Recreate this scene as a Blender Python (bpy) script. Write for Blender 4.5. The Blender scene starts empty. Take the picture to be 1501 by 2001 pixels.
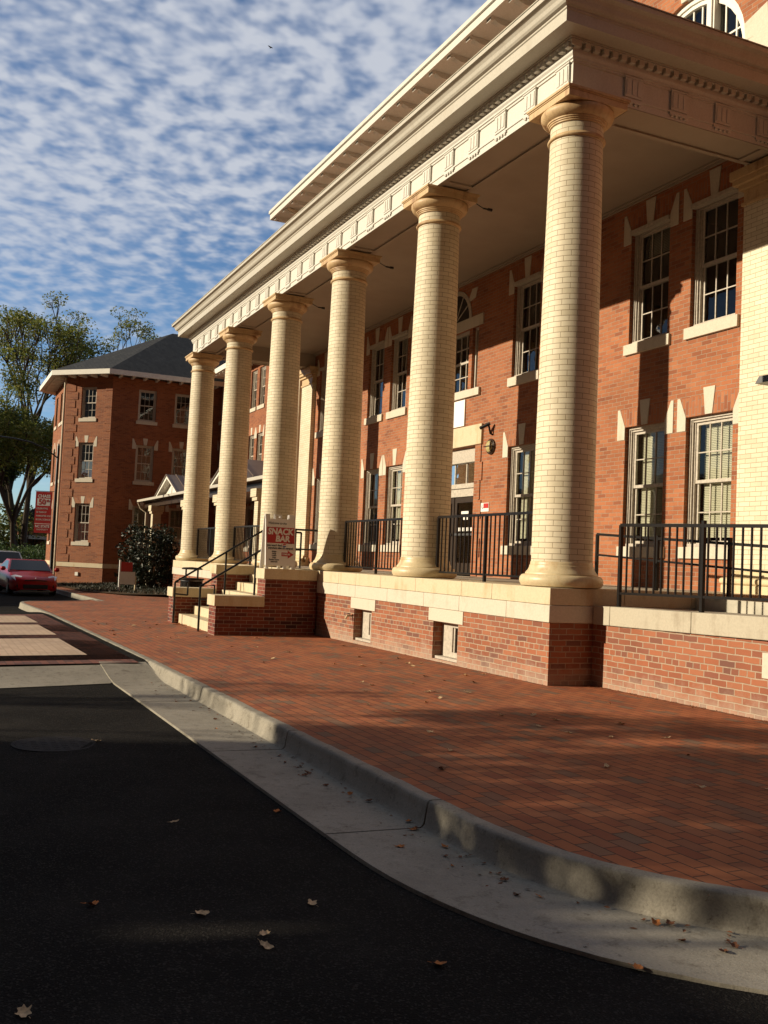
import bpy, bmesh, math, random
from mathutils import Vector, Matrix
R = math.radians
random.seed(7)
scene = bpy.context.scene
col = scene.collection

# ------------------------------------------------------------------ camera
YAW, PITCH, ROLL, FPX = 1.1393, 0.0507, 0.0446, 1930.1
cam_d = bpy.data.cameras.new('camera'); cam = bpy.data.objects.new('camera', cam_d); col.objects.link(cam)
cam_d.sensor_fit = 'VERTICAL'; cam_d.sensor_height = 24; cam_d.lens = FPX / 2001 * 24
cam_d.clip_start = .1; cam_d.clip_end = 3000
fw = Vector((-math.sin(YAW)*math.cos(PITCH), math.cos(YAW)*math.cos(PITCH), math.sin(PITCH)))
rt = Vector((math.cos(YAW), math.sin(YAW), 0)); up = rt.cross(fw)
r2 = math.cos(ROLL)*rt + math.sin(ROLL)*up; u2 = -math.sin(ROLL)*rt + math.cos(ROLL)*up
m = Matrix((r2, u2, -fw)).transposed().to_4x4(); m.translation = Vector((10.187, -7.14, 1.36))
cam.matrix_world = m
scene.camera = cam

# ------------------------------------------------------------------ sun, sky, exposure
SUN_T = Vector((.36, 1, -.34)).normalized()            # the way the light travels
sun_d = bpy.data.lights.new('sun', 'SUN'); sun = bpy.data.objects.new('sun', sun_d); col.objects.link(sun)
sun_d.energy = 5.0; sun_d.angle = R(.55); sun_d.color = (1, .87, .66)
sun.rotation_euler = SUN_T.to_track_quat('-Z', 'Y').to_euler(); sun.location = (-20, -50, 20)
SKY_STRENGTH = .05
scene.view_settings.view_transform = 'Standard'; scene.view_settings.look = 'None'
scene.view_settings.exposure = .42; scene.view_settings.gamma = 1
scene.cycles.max_bounces = 7; scene.cycles.diffuse_bounces = 4; scene.cycles.transparent_max_bounces = 12
world = bpy.data.worlds.new('World'); scene.world = world; world.use_nodes = True

class N:
    """thin helper round a node tree"""
    def __init__(s, tree): s.t = tree; s.n = tree.nodes; s.l = tree.links
    def add(s, typ, ins=None, **kw):
        n = s.n.new(typ)
        for k, v in kw.items(): setattr(n, k, v)
        for k, v in (ins or {}).items(): s.put(n.inputs[k], v)
        return n
    def put(s, sock, v):
        if isinstance(v, bpy.types.NodeSocket): s.l.new(v, sock)
        elif isinstance(v, bpy.types.Node): s.l.new(v.outputs[0], sock)
        else: sock.default_value = v
    def math(s, op, a, b=None, c=None, clamp=False):
        n = s.n.new('ShaderNodeMath'); n.operation = op; n.use_clamp = clamp
        for i, v in enumerate((a, b, c)):
            if v is not None: s.put(n.inputs[i], v)
        return n.outputs[0]
    def mix(s, f, a, b, mode='MIX'):
        n = s.n.new('ShaderNodeMix'); n.data_type = 'RGBA'; n.blend_type = mode
        s.put(n.inputs[0], f); s.put(n.inputs[6], a); s.put(n.inputs[7], b); return n.outputs[2]
    def ramp(s, f, stops, interp='LINEAR'):
        n = s.n.new('ShaderNodeValToRGB'); n.color_ramp.interpolation = interp; e = n.color_ramp.elements
        while len(e) < len(stops): e.new(.5)
        for x, (p, c) in zip(e, stops):
            x.position = p; x.color = c if len(c) == 4 else (*c, 1)
        s.put(n.inputs[0], f); return n.outputs[0]
    def noise(s, vec, scale, detail=3, rough=.55, dist=0):
        n = s.add('ShaderNodeTexNoise', {'Scale': scale, 'Detail': detail, 'Roughness': rough, 'Distortion': dist})
        if vec is not None: s.put(n.inputs['Vector'], vec)
        return n.outputs[0]
    def sep(s, v): return s.add('ShaderNodeSeparateXYZ', {0: v}).outputs
    def comb(s, x, y, z=0.0): return s.add('ShaderNodeCombineXYZ', {0: x, 1: y, 2: z}).outputs[0]

def build_world():
    W = N(world.node_tree); W.n.clear()
    out = W.add('ShaderNodeOutputWorld'); bg = W.add('ShaderNodeBackground')
    sky = W.add('ShaderNodeTexSky'); sky.sky_type = 'NISHITA'; sky.sun_disc = False
    sky.sun_elevation = R(17.7); sky.sun_rotation = R(199.8); sky.air_density = .85; sky.dust_density = .25; sky.ozone_density = 2.0
    d = W.add('ShaderNodeTexCoord').outputs['Generated']
    x, y, z = W.sep(d)
    zz = W.math('ADD', W.math('MAXIMUM', z, 0.0), .19)
    uv = W.comb(W.math('DIVIDE', x, zz), W.math('DIVIDE', y, zz), 0.0)
    warp = W.add('ShaderNodeTexNoise', {'Vector': uv, 'Scale': 5.0, 'Detail': 2}).outputs[1]
    v = W.add('ShaderNodeVectorMath', {0: warp, 1: (.045, .045, 0), 2: uv}, operation='MULTIPLY_ADD').outputs[0]
    st = W.add('ShaderNodeMapping', {'Vector': v, 'Rotation': (0, 0, .5), 'Scale': (1.4, 1.25, 1.4)}).outputs[0]
    cell = W.noise(st, 17.0, 2.0, .48); big = W.noise(uv, 1.3, 2, .5); wisp = W.noise(st, 38.0, 2, .5)
    f = W.math('ADD', W.math('MULTIPLY', cell, .54), W.math('MULTIPLY', big, .36)); f = W.math('ADD', W.math('ADD', f, W.math('MULTIPLY', wisp, .10)), W.math('MULTIPLY', W.math('SUBTRACT', z, .3), .10))
    mask = W.add('ShaderNodeMapRange', {'Value': f, 'From Min': .335, 'From Max': .625, 'To Min': 0.0, 'To Max': 1.0}, interpolation_type='SMOOTHSTEP').outputs[0]
    fade = W.add('ShaderNodeMapRange', {'Value': z, 'From Min': .08, 'From Max': .34, 'To Min': .15, 'To Max': 1.0}).outputs[0]
    # sky tinted bluer and clouded away from the sun, dimmed sunward to cut fill
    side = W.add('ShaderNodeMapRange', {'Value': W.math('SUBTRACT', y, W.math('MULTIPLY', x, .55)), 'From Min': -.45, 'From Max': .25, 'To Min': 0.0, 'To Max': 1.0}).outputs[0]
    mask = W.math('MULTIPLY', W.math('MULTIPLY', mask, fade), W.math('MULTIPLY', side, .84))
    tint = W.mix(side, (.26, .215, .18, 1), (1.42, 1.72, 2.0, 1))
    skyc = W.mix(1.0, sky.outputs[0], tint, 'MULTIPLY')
    cloud = W.mix(W.ramp(cell, [(.35, (0, 0, 0)), (.65, (1, 1, 1))]), (6.6, 7.4, 9.2, 1), (9.6, 10.0, 10.9, 1))
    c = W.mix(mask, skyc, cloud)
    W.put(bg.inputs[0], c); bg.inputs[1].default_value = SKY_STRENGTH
    W.l.new(bg.outputs[0], out.inputs[0])
build_world()

# ------------------------------------------------------------------ materials
def new_mat(name):
    m = bpy.data.materials.new(name); m.use_nodes = True
    t = N(m.node_tree); p = t.n['Principled BSDF']; p.inputs['Specular IOR Level'].default_value = .35
    return m, t, p
def plain(name, c, rough=.6, spec=.35, metal=0, var=.12, scale=9, bump=0, coat=0):
    m, t, p = new_mat(name)
    pos = t.add('ShaderNodeNewGeometry').outputs['Position']
    n = t.noise(pos, scale, 4)
    lo = tuple(x*(1-var) for x in c); hi = tuple(min(1, x*(1+var)) for x in c)
    t.put(p.inputs['Base Color'], t.ramp(n, [(.3, lo), (.7, hi)]))
    p.inputs['Roughness'].default_value = rough; p.inputs['Specular IOR Level'].default_value = spec
    p.inputs['Metallic'].default_value = metal; p.inputs['Coat Weight'].default_value = coat
    if bump:
        b = t.add('ShaderNodeBump', {'Height': t.noise(pos, scale*6, 3), 'Strength': bump, 'Distance': .01})
        t.put(p.inputs['Normal'], b)
    return m
def wall_uv(t, swap=False):
    g = t.add('ShaderNodeNewGeometry'); x, y, z = t.sep(g.outputs['Position']); nx, ny, nz = t.sep(g.outputs['True Normal'])
    isx = t.math('GREATER_THAN', t.math('ABSOLUTE', nx), .75); isz = t.math('GREATER_THAN', t.math('ABSOLUTE', nz), .75)
    u = t.add('ShaderNodeMix', {0: isx, 2: x, 3: y}).outputs[0]
    v = t.add('ShaderNodeMix', {0: isz, 2: z, 3: y}).outputs[0]
    return g.outputs['Position'], (t.comb(v, u) if swap else t.comb(u, v)), z
def brick_mat(name, tones, mortar, bw=.213, bh=.0677, ms=.010, rough=.85, swap=False, uv=None, squash=1.0, sqf=2, bump=.6, grime=.25, salts=False, wobble=.006, off=.5, pmod=None):
    m, t, p = new_mat(name)
    pos, vec, z = wall_uv(t, swap)
    if uv: vec, z = uv(t)
    w = t.add('ShaderNodeTexNoise', {'Vector': pos, 'Scale': 7.0, 'Detail': 2}).outputs[1]
    vec2 = t.add('ShaderNodeVectorMath', {0: w, 1: (wobble, wobble, 0), 2: vec}, operation='MULTIPLY_ADD').outputs[0]
    b = t.add('ShaderNodeTexBrick', {'Vector': vec2, 'Color1': (0, 0, 0, 1), 'Color2': (1, 1, 1, 1), 'Mortar': (.5, .5, .5, 1), 'Scale': 1.0, 'Mortar Size': ms*.5, 'Mortar Smooth': .25, 'Brick Width': bw, 'Row Height': bh})
    b.offset = off; b.squash = squash; b.squash_frequency = sqf
    c = t.ramp(b.outputs[0], [(i/(len(tones)-1), q) for i, q in enumerate(tones)])
    fine = t.noise(pos, 60, 4, .65)
    c = t.mix(t.math('MULTIPLY', fine, .5), c, (.9, .85, .8, 1), 'MULTIPLY')
    blotch = t.noise(pos, 1.1, 4, .6)
    c = t.mix(grime, c, t.ramp(blotch, [(.35, (.45, .42, .4)), (.62, (1.15, 1.1, 1.05))]), 'MULTIPLY')
    mort = t.ramp(t.noise(pos, 14, 3), [(.3, tuple(q*.7 for q in mortar)), (.7, mortar)])
    c = t.mix(b.outputs[1], c, mort)
    if salts:
        s = t.math('ADD', t.math('MULTIPLY', z, -2.6), t.math('MULTIPLY', t.noise(pos, 5, 4, .7), 1.3))
        s = t.add('ShaderNodeMapRange', {'Value': s, 'From Min': -.02, 'From Max': .9, 'To Min': 0.0, 'To Max': .7}).outputs[0]
        c = t.mix(s, c, (.42, .33, .25, 1))
    t.put(p.inputs['Base Color'], c); p.inputs['Roughness'].default_value = rough
    h = t.math('ADD', t.math('MULTIPLY', b.outputs[1], -1.0), t.math('MULTIPLY', fine, .25))
    t.put(p.inputs['Normal'], t.add('ShaderNodeBump', {'Height': h, 'Strength': bump, 'Distance': .012}))
    return m
RED = [(.235, .078, .036), (.31, .108, .046), (.35, .126, .053), (.375, .14, .06), (.33, .114, .049), (.39, .155, .07)]
M = {}
M['brick'] = brick_mat('red_brick', RED, (.36, .26, .18), grime=.35)
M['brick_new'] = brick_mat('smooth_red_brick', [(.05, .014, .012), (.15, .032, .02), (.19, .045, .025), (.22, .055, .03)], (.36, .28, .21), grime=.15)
M['brick_base'] = brick_mat('old_base_brick', [(.16, .07, .05), (.25, .085, .045), (.31, .105, .05), (.34, .13, .065), (.22, .08, .05)], (.40, .30, .21), ms=.014, salts=True, wobble=.014, squash=.5, sqf=6)
M['brick_dark'] = brick_mat('wing_brick', [(.21, .066, .03), (.28, .094, .038), (.32, .112, .045), (.29, .098, .04)], (.28, .17, .11), grime=.3)
M['soldier'] = brick_mat('arch_brick', RED, (.32, .22, .16), swap=True, grime=.2)
def col_uv(t):
    o = t.add('ShaderNodeTexCoord').outputs['Object']; x, y, z = t.sep(o)
    rnd = t.add('ShaderNodeObjectInfo').outputs['Random']
    a = t.math('ADD', t.math('MULTIPLY', t.math('ARCTAN2', y, x), .375), t.math('MULTIPLY', rnd, 3.1))
    return t.comb(t.math('ADD', a, 10.0), z), z
CREAM = [(.61, .54, .38), (.655, .585, .42), (.69, .62, .455), (.67, .60, .435), (.71, .645, .48)]
M['cream_round'] = brick_mat('cream_column_brick', CREAM, (.30, .22, .13), bw=.205, ms=.0072, rough=.6, uv=col_uv, bump=.35, grime=.22, wobble=.004)
M['cream_brick'] = brick_mat('cream_brick', CREAM, (.36, .28, .16), bw=.205, ms=.008, rough=.5, bump=.3, grime=.18, wobble=.004)
def stone_mat(name, c, stain=(.40, .24, .09), amt=.5, rough=.75, bump=.25):
    m, t, p = new_mat(name); pos = t.add('ShaderNodeNewGeometry').outputs['Position']
    a = t.noise(pos, 2.3, 5, .65); b = t.noise(pos, 38, 4, .7); x, y, z = t.sep(pos)
    drip = t.noise(t.comb(t.math('MULTIPLY', x, 7.0), t.math('MULTIPLY', y, 7.0), t.math('MULTIPLY', z, 1.2)), 1, 4, .6)
    cc = t.ramp(b, [(.25, tuple(q*.80 for q in c)), (.7, c)])
    s = t.add('ShaderNodeMapRange', {'Value': t.math('MULTIPLY', a, drip), 'From Min': .26, 'From Max': .42, 'To Min': 0.0, 'To Max': amt}).outputs[0]
    t.put(p.inputs['Base Color'], t.mix(s, cc, (*stain, 1)))
    p.inputs['Roughness'].default_value = rough
    t.put(p.inputs['Normal'], t.add('ShaderNodeBump', {'Height': t.math('ADD', a, t.math('MULTIPLY', b, .5)), 'Strength': bump, 'Distance': .01}))
    return m
M['stone'] = stone_mat('cream_limestone', (.62, .52, .35))
M['stone_pale'] = stone_mat('pale_limestone', (.60, .54, .43), (.36, .27, .17), .35)
M['terra'] = stone_mat('glazed_terracotta', (.66, .54, .33), (.40, .20, .06), .6, .4, .12)
M['terra_orange'] = stone_mat('stained_terracotta', (.58, .41, .22), (.22, .10, .04), .75, .5, .12)
M['trim'] = plain('cream_painted_trim', (.66, .62, .53), .5, var=.09, scale=2.2, bump=.08)
M['trim'] = stone_mat('cream_painted_trim', (.64, .615, .55), (.50, .45, .37), .4, .55, .1)
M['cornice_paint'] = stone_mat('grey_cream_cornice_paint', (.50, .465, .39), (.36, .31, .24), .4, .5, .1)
M['stone_grey'] = stone_mat('grey_limestone', (.47, .42, .32), (.24, .19, .13), .6)
M['trim_white'] = plain('white_painted_trim', (.72, .69, .61), .5, var=.05, scale=5)
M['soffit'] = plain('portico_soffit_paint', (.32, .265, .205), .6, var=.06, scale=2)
M['window_paint'] = plain('flaking_window_paint', (.44, .39, .32), .55, var=.2, scale=24)
M['dark_room'] = plain('dark_interior', (.035, .03, .025), .9)  # near-black colour standing in for unlit rooms
M['blind'] = plain('cream_blind_slats', (.62, .58, .46), .6, var=.08, scale=4)
M['metal_black'] = plain('black_painted_steel', (.007, .0055, .005), .34, .3, var=.2, scale=30)
M['concrete'] = plain('pale_concrete', (.42, .385, .31), .9, .2, var=.2, scale=5, bump=.4)  # plain pale concrete tone, mottled by noise
def concrete_mat():
    m, t, p = new_mat('kerb_concrete'); pos = t.add('ShaderNodeNewGeometry').outputs['Position']
    a = t.noise(pos, 1.6, 6, .7); b = t.noise(pos, 90, 3, .7); d = t.noise(pos, 9, 5, .7)
    c = t.ramp(a, [(.25, (.20, .178, .14)), (.5, (.29, .262, .21)), (.75, (.36, .325, .262))])
    c = t.mix(.55, c, t.ramp(b, [(.3, (.55, .55, .55)), (.7, (1.1, 1.1, 1.1))]), 'MULTIPLY')
    c = t.mix(.6, c, t.ramp(d, [(.30, (.42, .38, .33)), (.45, (1, 1, 1))]), 'MULTIPLY')
    c = t.mix(.8, c, t.ramp(t.noise(pos, 22, 4, .75), [(.28, (.35, .32, .28)), (.40, (1, 1, 1))]), 'MULTIPLY')
    t.put(p.inputs['Base Color'], c); p.inputs['Roughness'].default_value = .9; p.inputs['Specular IOR Level'].default_value = .2
    t.put(p.inputs['Normal'], t.add('ShaderNodeBump', {'Height': t.math('ADD', b, d), 'Strength': .35, 'Distance': .006}))
    return m
M['kerb'] = concrete_mat()
def asphalt_mat():
    m, t, p = new_mat('asphalt'); pos = t.add('ShaderNodeNewGeometry').outputs['Position']
    a = t.noise(pos, 160, 2, .7); b = t.noise(pos, .9, 5, .65)
    v = t.add('ShaderNodeTexVoronoi', {'Vector': pos, 'Scale': 95.0}).outputs[0]
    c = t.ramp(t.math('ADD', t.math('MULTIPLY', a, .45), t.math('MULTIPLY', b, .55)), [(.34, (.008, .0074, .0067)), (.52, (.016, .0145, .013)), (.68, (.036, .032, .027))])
    sp = t.add('ShaderNodeTexVoronoi', {'Vector': pos, 'Scale': 130.0}).outputs[1]; spx = t.sep(sp)[0]
    c = t.mix(t.math('MULTIPLY', t.math('GREATER_THAN', spx, .88), .7), c, (.045, .041, .035, 1))
    t.put(p.inputs['Base Color'], c); p.inputs['Roughness'].default_value = 1; p.inputs['Specular IOR Level'].default_value = .04
    t.put(p.inputs['Normal'], t.add('ShaderNodeBump', {'Height': t.math('ADD', v, a), 'Strength': .7, 'Distance': .006}))
    return m
M['asphalt'] = asphalt_mat()
def flat_uv(t):
    x, y, z = t.sep(t.add('ShaderNodeNewGeometry').outputs['Position']); return t.comb(x, y), z
PAVE = [(.25, .072, .03), (.315, .097, .036), (.355, .115, .041), (.33, .103, .038), (.375, .128, .047), (.27, .10, .045), (.19, .112, .067)]
M['paving'] = brick_mat('brick_paving', PAVE, (.045, .024, .015), bw=.205, bh=.1025, ms=.009, rough=.85, uv=flat_uv, bump=.5, grime=.45, wobble=.004)
M['paving_red'] = brick_mat('crossing_red_pavers', [(.09, .035, .026), (.16, .052, .034), (.19, .066, .04)], (.04, .025, .02), bw=.205, bh=.1025, ms=.008, uv=flat_uv, bump=.35, grime=.4, wobble=.003)
M['paving_tan'] = brick_mat('crossing_tan_pavers', [(.45, .33, .235), (.49, .365, .26), (.52, .39, .285)], (.37, .265, .185), bw=.205, bh=.1025, ms=.008, uv=flat_uv, bump=.35, grime=.3, wobble=.003)
M['grass'] = plain('rough_grass_soil', (.075, .048, .026), .95, .1, var=.5, scale=7, bump=.5)
M['slate'] = brick_mat('slate_shingles', [(.018, .02, .022), (.028, .03, .032), (.036, .037, .037)], (.010, .011, .012), bw=.3, bh=.16, ms=.012, bump=.6, grime=.4)
M['seam_metal'] = plain('brown_standing_seam', (.17, .125, .10), .4, .5, .3, var=.1, scale=2)
M['bronze'] = plain('brown_metal', (.05, .032, .02), .35, .5, .4)
M['red_sign'] = plain('red_sign_print', (.42, .022, .02), .45, var=.05)
M['white_sign'] = plain('white_sign_plastic', (.74, .71, .66), .4, var=.04)
M['black_print'] = plain('black_print', (.02, .018, .018), .5)
M['rust'] = plain('bare_grey_steel', (.10, .10, .10), .4, .5, .6)
M['iron'] = plain('cast_iron', (.016, .0125, .0105), .8, .15, 0, var=.35, scale=40, bump=.3)
M['pipe'] = plain('cream_drain_pipe', (.55, .46, .33), .5)
M['bark'] = plain('tree_bark', (.055, .042, .03), .9, .15, var=.35, scale=12, bump=.6)
def glass_mat():
    m, t, p = new_mat('window_glass'); t.n.remove(p)
    out = t.n['Material Output']; pos = t.add('ShaderNodeNewGeometry').outputs['Position']
    bump = t.add('ShaderNodeBump', {'Height': t.noise(pos, 1.7, 2), 'Strength': .08, 'Distance': .05}).outputs[0]
    g = t.add('ShaderNodeBsdfGlossy', {'Color': (.9, .95, 1, 1), 'Roughness': .015, 'Normal': bump})
    tr = t.add('ShaderNodeBsdfTransparent', {'Color': (.80, .82, .78, 1)})
    f = t.add('ShaderNodeFresnel', {'IOR': 1.75}).outputs[0]
    mx = t.add('ShaderNodeMixShader', {0: f, 1: tr, 2: g}); t.l.new(mx.outputs[0], out.inputs[0]); return m
M['glass'] = glass_mat()
M['dark_glass'] = plain('dark_vehicle_glass', (.008, .009, .010), .08, .3, var=.05)
def leaf_mat(name, tones, trans=.35):
    m, t, p = new_mat(name)
    rnd = t.add('ShaderNodeNewGeometry').outputs['Random Per Island']
    pos = t.add('ShaderNodeNewGeometry').outputs['Position']
    k = t.math('ADD', t.math('MULTIPLY', rnd, .6), t.math('MULTIPLY', t.noise(pos, .35, 3), .4))
    c = t.ramp(k, [(.12 + .76*i/(len(tones)-1), q) for i, q in enumerate(tones)])
    t.put(p.inputs['Base Color'], c); p.inputs['Roughness'].default_value = .55
    tl = t.add('ShaderNodeBsdfTranslucent', {'Color': c}); mx = t.add('ShaderNodeMixShader', {0: trans, 1: p.outputs[0], 2: tl.outputs[0]})
    t.l.new(mx.outputs[0], t.n['Material Output'].inputs[0]); return m
M['leaf_autumn'] = leaf_mat('autumn_leaves', [(.06, .085, .018), (.12, .15, .028), (.20, .21, .04), (.26, .21, .05)], .5)
M['leaf_green'] = leaf_mat('olive_leaves', [(.035, .055, .014), (.08, .105, .02), (.15, .155, .03), (.20, .16, .035)], .45)
M['leaf_dark'] = leaf_mat('magnolia_leaves', [(.004, .008, .004), (.009, .016, .006), (.018, .026, .010), (.04, .036, .018)], .05)
M['leaf_hedge'] = leaf_mat('hedge_leaves', [(.02, .05, .012), (.045, .085, .02), (.07, .11, .03)], .25)
def fallen(name, c): return plain(name, c, .75, .2, var=.35, scale=60)
M['leaf_tan'] = fallen('dry_tan_leaf', (.52, .36, .20)); M['leaf_brown'] = fallen('dry_brown_leaf', (.16, .065, .03)); M['leaf_orange'] = fallen('dry_orange_leaf', (.42, .15, .04))
M['car_red'] = plain('red_car_paint', (.27, .005, .006), .3, .25, var=.03, coat=.15)
M['car_white'] = plain('white_car_paint', (.70, .70, .70), .3, .5, var=.02, coat=.6)
M['tyre'] = plain('tyre_rubber', (.015, .015, .015), .8)
M['lamp_lens'] = plain('headlight_lens', (.55, .58, .62), .12, .6)
M['amber'] = plain('wall_lamp_lens', (.40, .34, .15), .25, .5, var=.25, scale=20)
M['bird'] = plain('dark_feathers', (.02, .02, .022), .8)
M['room_white'] = plain('pale_banner_cloth', (.82, .80, .76), .7, var=.02)
M['blue_print'] = plain('blue_print', (.03, .05, .22), .5)

# ------------------------------------------------------------------ mesh builder
def wloc(o):
    v = Vector((0, 0, 0))
    while o is not None: v += o.location; o = o.parent
    return v
class MB:
    def __init__(s): s.v = []; s.f = []; s.m = []; s.sm = []
    def face(s, pts, mi=0, smooth=False):
        b = len(s.v); s.v += [tuple(p) for p in pts]; s.f.append(tuple(range(b, b+len(pts)))); s.m.append(mi); s.sm.append(smooth)
    def box(s, x0, x1, y0, y1, z0, z1, mi=0, T=None):
        if x0 > x1: x0, x1 = x1, x0
        if y0 > y1: y0, y1 = y1, y0
        if z0 > z1: z0, z1 = z1, z0
        b = len(s.v); P = [(x0, y0, z0), (x1, y0, z0), (x1, y1, z0), (x0, y1, z0), (x0, y0, z1), (x1, y0, z1), (x1, y1, z1), (x0, y1, z1)]
        if T: P = [tuple(T @ Vector(p)) for p in P]
        s.v += P
        for q in ((0, 3, 2, 1), (4, 5, 6, 7), (0, 1, 5, 4), (1, 2, 6, 5), (2, 3, 7, 6), (3, 0, 4, 7)):
            s.f.append(tuple(b+i for i in q)); s.m.append(mi); s.sm.append(False)
        return s
    def prism(s, poly, f0, f1, mi=0):
        """poly: 2-D points; f0, f1 map a 2-D point to the two end faces"""
        a = [f0(*p) for p in poly]; c = [f1(*p) for p in poly]; n = len(poly); b = len(s.v); s.v += a + c
        s.f.append(tuple(range(b, b+n))); s.f.append(tuple(range(b+2*n-1, b+n-1, -1))); s.m += [mi]*2; s.sm += [False]*2
        for i in range(n):
            j = (i+1) % n; s.f.append((b+j, b+i, b+n+i, b+n+j)); s.m.append(mi); s.sm.append(False)
        return s
    def xz(s, poly, y0, y1, mi=0): return s.prism(poly, lambda a, b: (a, y0, b), lambda a, b: (a, y1, b), mi)
    def lathe(s, prof, n=48, c=(0, 0, 0), mi=0, cap=True):
        b = len(s.v); k = len(prof)
        for i in range(n):
            a = 2*math.pi*i/n
            for r, z in prof: s.v.append((c[0]+r*math.cos(a), c[1]+r*math.sin(a), c[2]+z))
        for i in range(n):
            j = (i+1) % n
            for q in range(k-1):
                s.f.append((b+i*k+q, b+j*k+q, b+j*k+q+1, b+i*k+q+1)); s.m.append(mi); s.sm.append(True)
        if cap:
            s.f.append(tuple(b+i*k for i in range(n-1, -1, -1))); s.f.append(tuple(b+i*k+k-1 for i in range(n))); s.m += [mi]*2; s.sm += [False]*2
        return s
    def tube(s, pts, rad, n=8, mi=0, square=False):
        pts = [Vector(p) for p in pts]; k = len(pts); b = len(s.v)
        if not isinstance(rad, (list, tuple)): rad = [rad]*k
        ref = None
        for i, p in enumerate(pts):
            d = (pts[min(i+1, k-1)] - pts[max(i-1, 0)]).normalized()
            if ref is None: ref = Vector((0, 0, 1)) if abs(d.z) < .9 else Vector((1, 0, 0))
            u = d.cross(ref); u.normalize(); w = u.cross(d); ref = w
            for j in range(n):
                a = 2*math.pi*(j+(.5 if square else 0))/n; s.v.append(tuple(p + (u*math.cos(a)+w*math.sin(a))*rad[i]))
        for i in range(k-1):
            for j in range(n):
                q = (j+1) % n; s.f.append((b+i*n+j, b+i*n+q, b+(i+1)*n+q, b+(i+1)*n+j)); s.m.append(mi); s.sm.append(not square)
        s.f.append(tuple(b+j for j in range(n-1, -1, -1))); s.f.append(tuple(b+(k-1)*n+j for j in range(n))); s.m += [mi]*2; s.sm += [False]*2
        return s
    def sweep(s, prof, path, closed=False, mi=0):
        """prof: (offset outwards, z); path: function offset -> list of (x, y)"""
        rows = [[(x, y, z) for x, y in path(o)] for o, z in prof]
        for a, c in zip(rows, rows[1:]):
            for i in range(len(a)-1): s.face((a[i], a[i+1], c[i+1], c[i]), mi)
        return s
    def build(s, name, mat, parent=None, local=False, bevel=0, angle=35):
        me = bpy.data.meshes.new(name)
        off = Vector((0, 0, 0)) if local or parent is None else wloc(parent)
        me.from_pydata([tuple(Vector(v)-off) for v in s.v], [], s.f)
        for mm in (mat if isinstance(mat, (list, tuple)) else [mat]): me.materials.append(M[mm])
        me.polygons.foreach_set('material_index', s.m)
        bm = bmesh.new(); bm.from_mesh(me)
        bmesh.ops.remove_doubles(bm, verts=bm.verts, dist=1e-5)
        bmesh.ops.recalc_face_normals(bm, faces=bm.faces) if getattr(s, 'recalc', True) else None
        bm.to_mesh(me); bm.free()
        if any(s.sm) or bevel:
            me.polygons.foreach_set('use_smooth', [True]*len(me.polygons)); me.set_sharp_from_angle(angle=R(angle))
        me.update()
        o = bpy.data.objects.new(name, me); col.objects.link(o)
        if parent is not None: o.parent = parent
        if bevel:
            b = o.modifiers.new('edge', 'BEVEL'); b.width = bevel; b.segments = 2; b.limit_method = 'ANGLE'; b.angle_limit = R(40); b.harden_normals = False
        return o
def thing(name, label, cat, loc=(0, 0, 0), rz=0, group=None):
    o = bpy.data.objects.new(name, None); col.objects.link(o); o.location = loc; o.rotation_euler = (0, 0, rz); o.empty_display_size = .2
    return tag(o, label, cat, group)
def tag(o, label, cat, group=None):
    o['label'] = label; o['category'] = cat
    if group: o['group'] = group
    return o
def struct(o): o['kind'] = 'structure'; return o
def copy_tree(o, parent=None, loc=None, rot=None):
    c = o.copy(); col.objects.link(c); c.parent = parent
    if loc is not None: c.location = loc
    if rot is not None: c.rotation_euler = rot
    for ch in list(o.children): copy_tree(ch, c)
    return c
def text(body, size, mat, parent, loc, rot, align='CENTER', bold=0.0, sx=1.0, shear=0.0, name='lettering', depth=.002):
    cu = bpy.data.curves.new(name, 'FONT'); cu.body = body; cu.size = size; cu.align_x = align; cu.align_y = 'CENTER'; cu.offset = bold; cu.shear = shear; cu.extrude = depth; cu.resolution_u = 3
    o = bpy.data.objects.new(name, cu); col.objects.link(o)
    dg = bpy.context.evaluated_depsgraph_get(); me = bpy.data.meshes.new_from_object(o.evaluated_get(dg)); bpy.data.objects.remove(o); bpy.data.curves.remove(cu)
    me.materials.clear(); me.materials.append(M[mat])
    q = bpy.data.objects.new(name, me); col.objects.link(q); q.parent = parent; q.location = loc; q.rotation_euler = rot; q.scale = (sx, 1, 1); return q

def zg(x, y): return .007*max(x, -15) + .013*(min(x, -15)+15) + .015*min(0, max(y, -14)+.5)
def drape(name, outline, mat, dz, cuts_x, cuts_y=(-.5, -14), kind='structure'):
    bm = bmesh.new(); bm.faces.new([bm.verts.new((x, y, 0)) for x, y in outline])
    bmesh.ops.triangulate(bm, faces=bm.faces)
    for ax, cs in ((0, cuts_x), (1, cuts_y)):
        for c in cs:
            n = [0, 0, 0]; n[ax] = 1; p = [0, 0, 0]; p[ax] = c
            bmesh.ops.bisect_plane(bm, geom=bm.verts[:]+bm.edges[:]+bm.faces[:], plane_co=p, plane_no=n)
    for v in bm.verts: v.co.z = zg(v.co.x, v.co.y) + (dz(v.co.x, v.co.y) if callable(dz) else dz)
    bmesh.ops.recalc_face_normals(bm, faces=bm.faces)
    if sum(f.normal.z for f in bm.faces) < 0: bmesh.ops.reverse_faces(bm, faces=bm.faces)
    me = bpy.data.meshes.new(name); bm.to_mesh(me); bm.free(); me.materials.append(M[mat])
    o = bpy.data.objects.new(name, me); col.objects.link(o); o['kind'] = kind; return o

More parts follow.
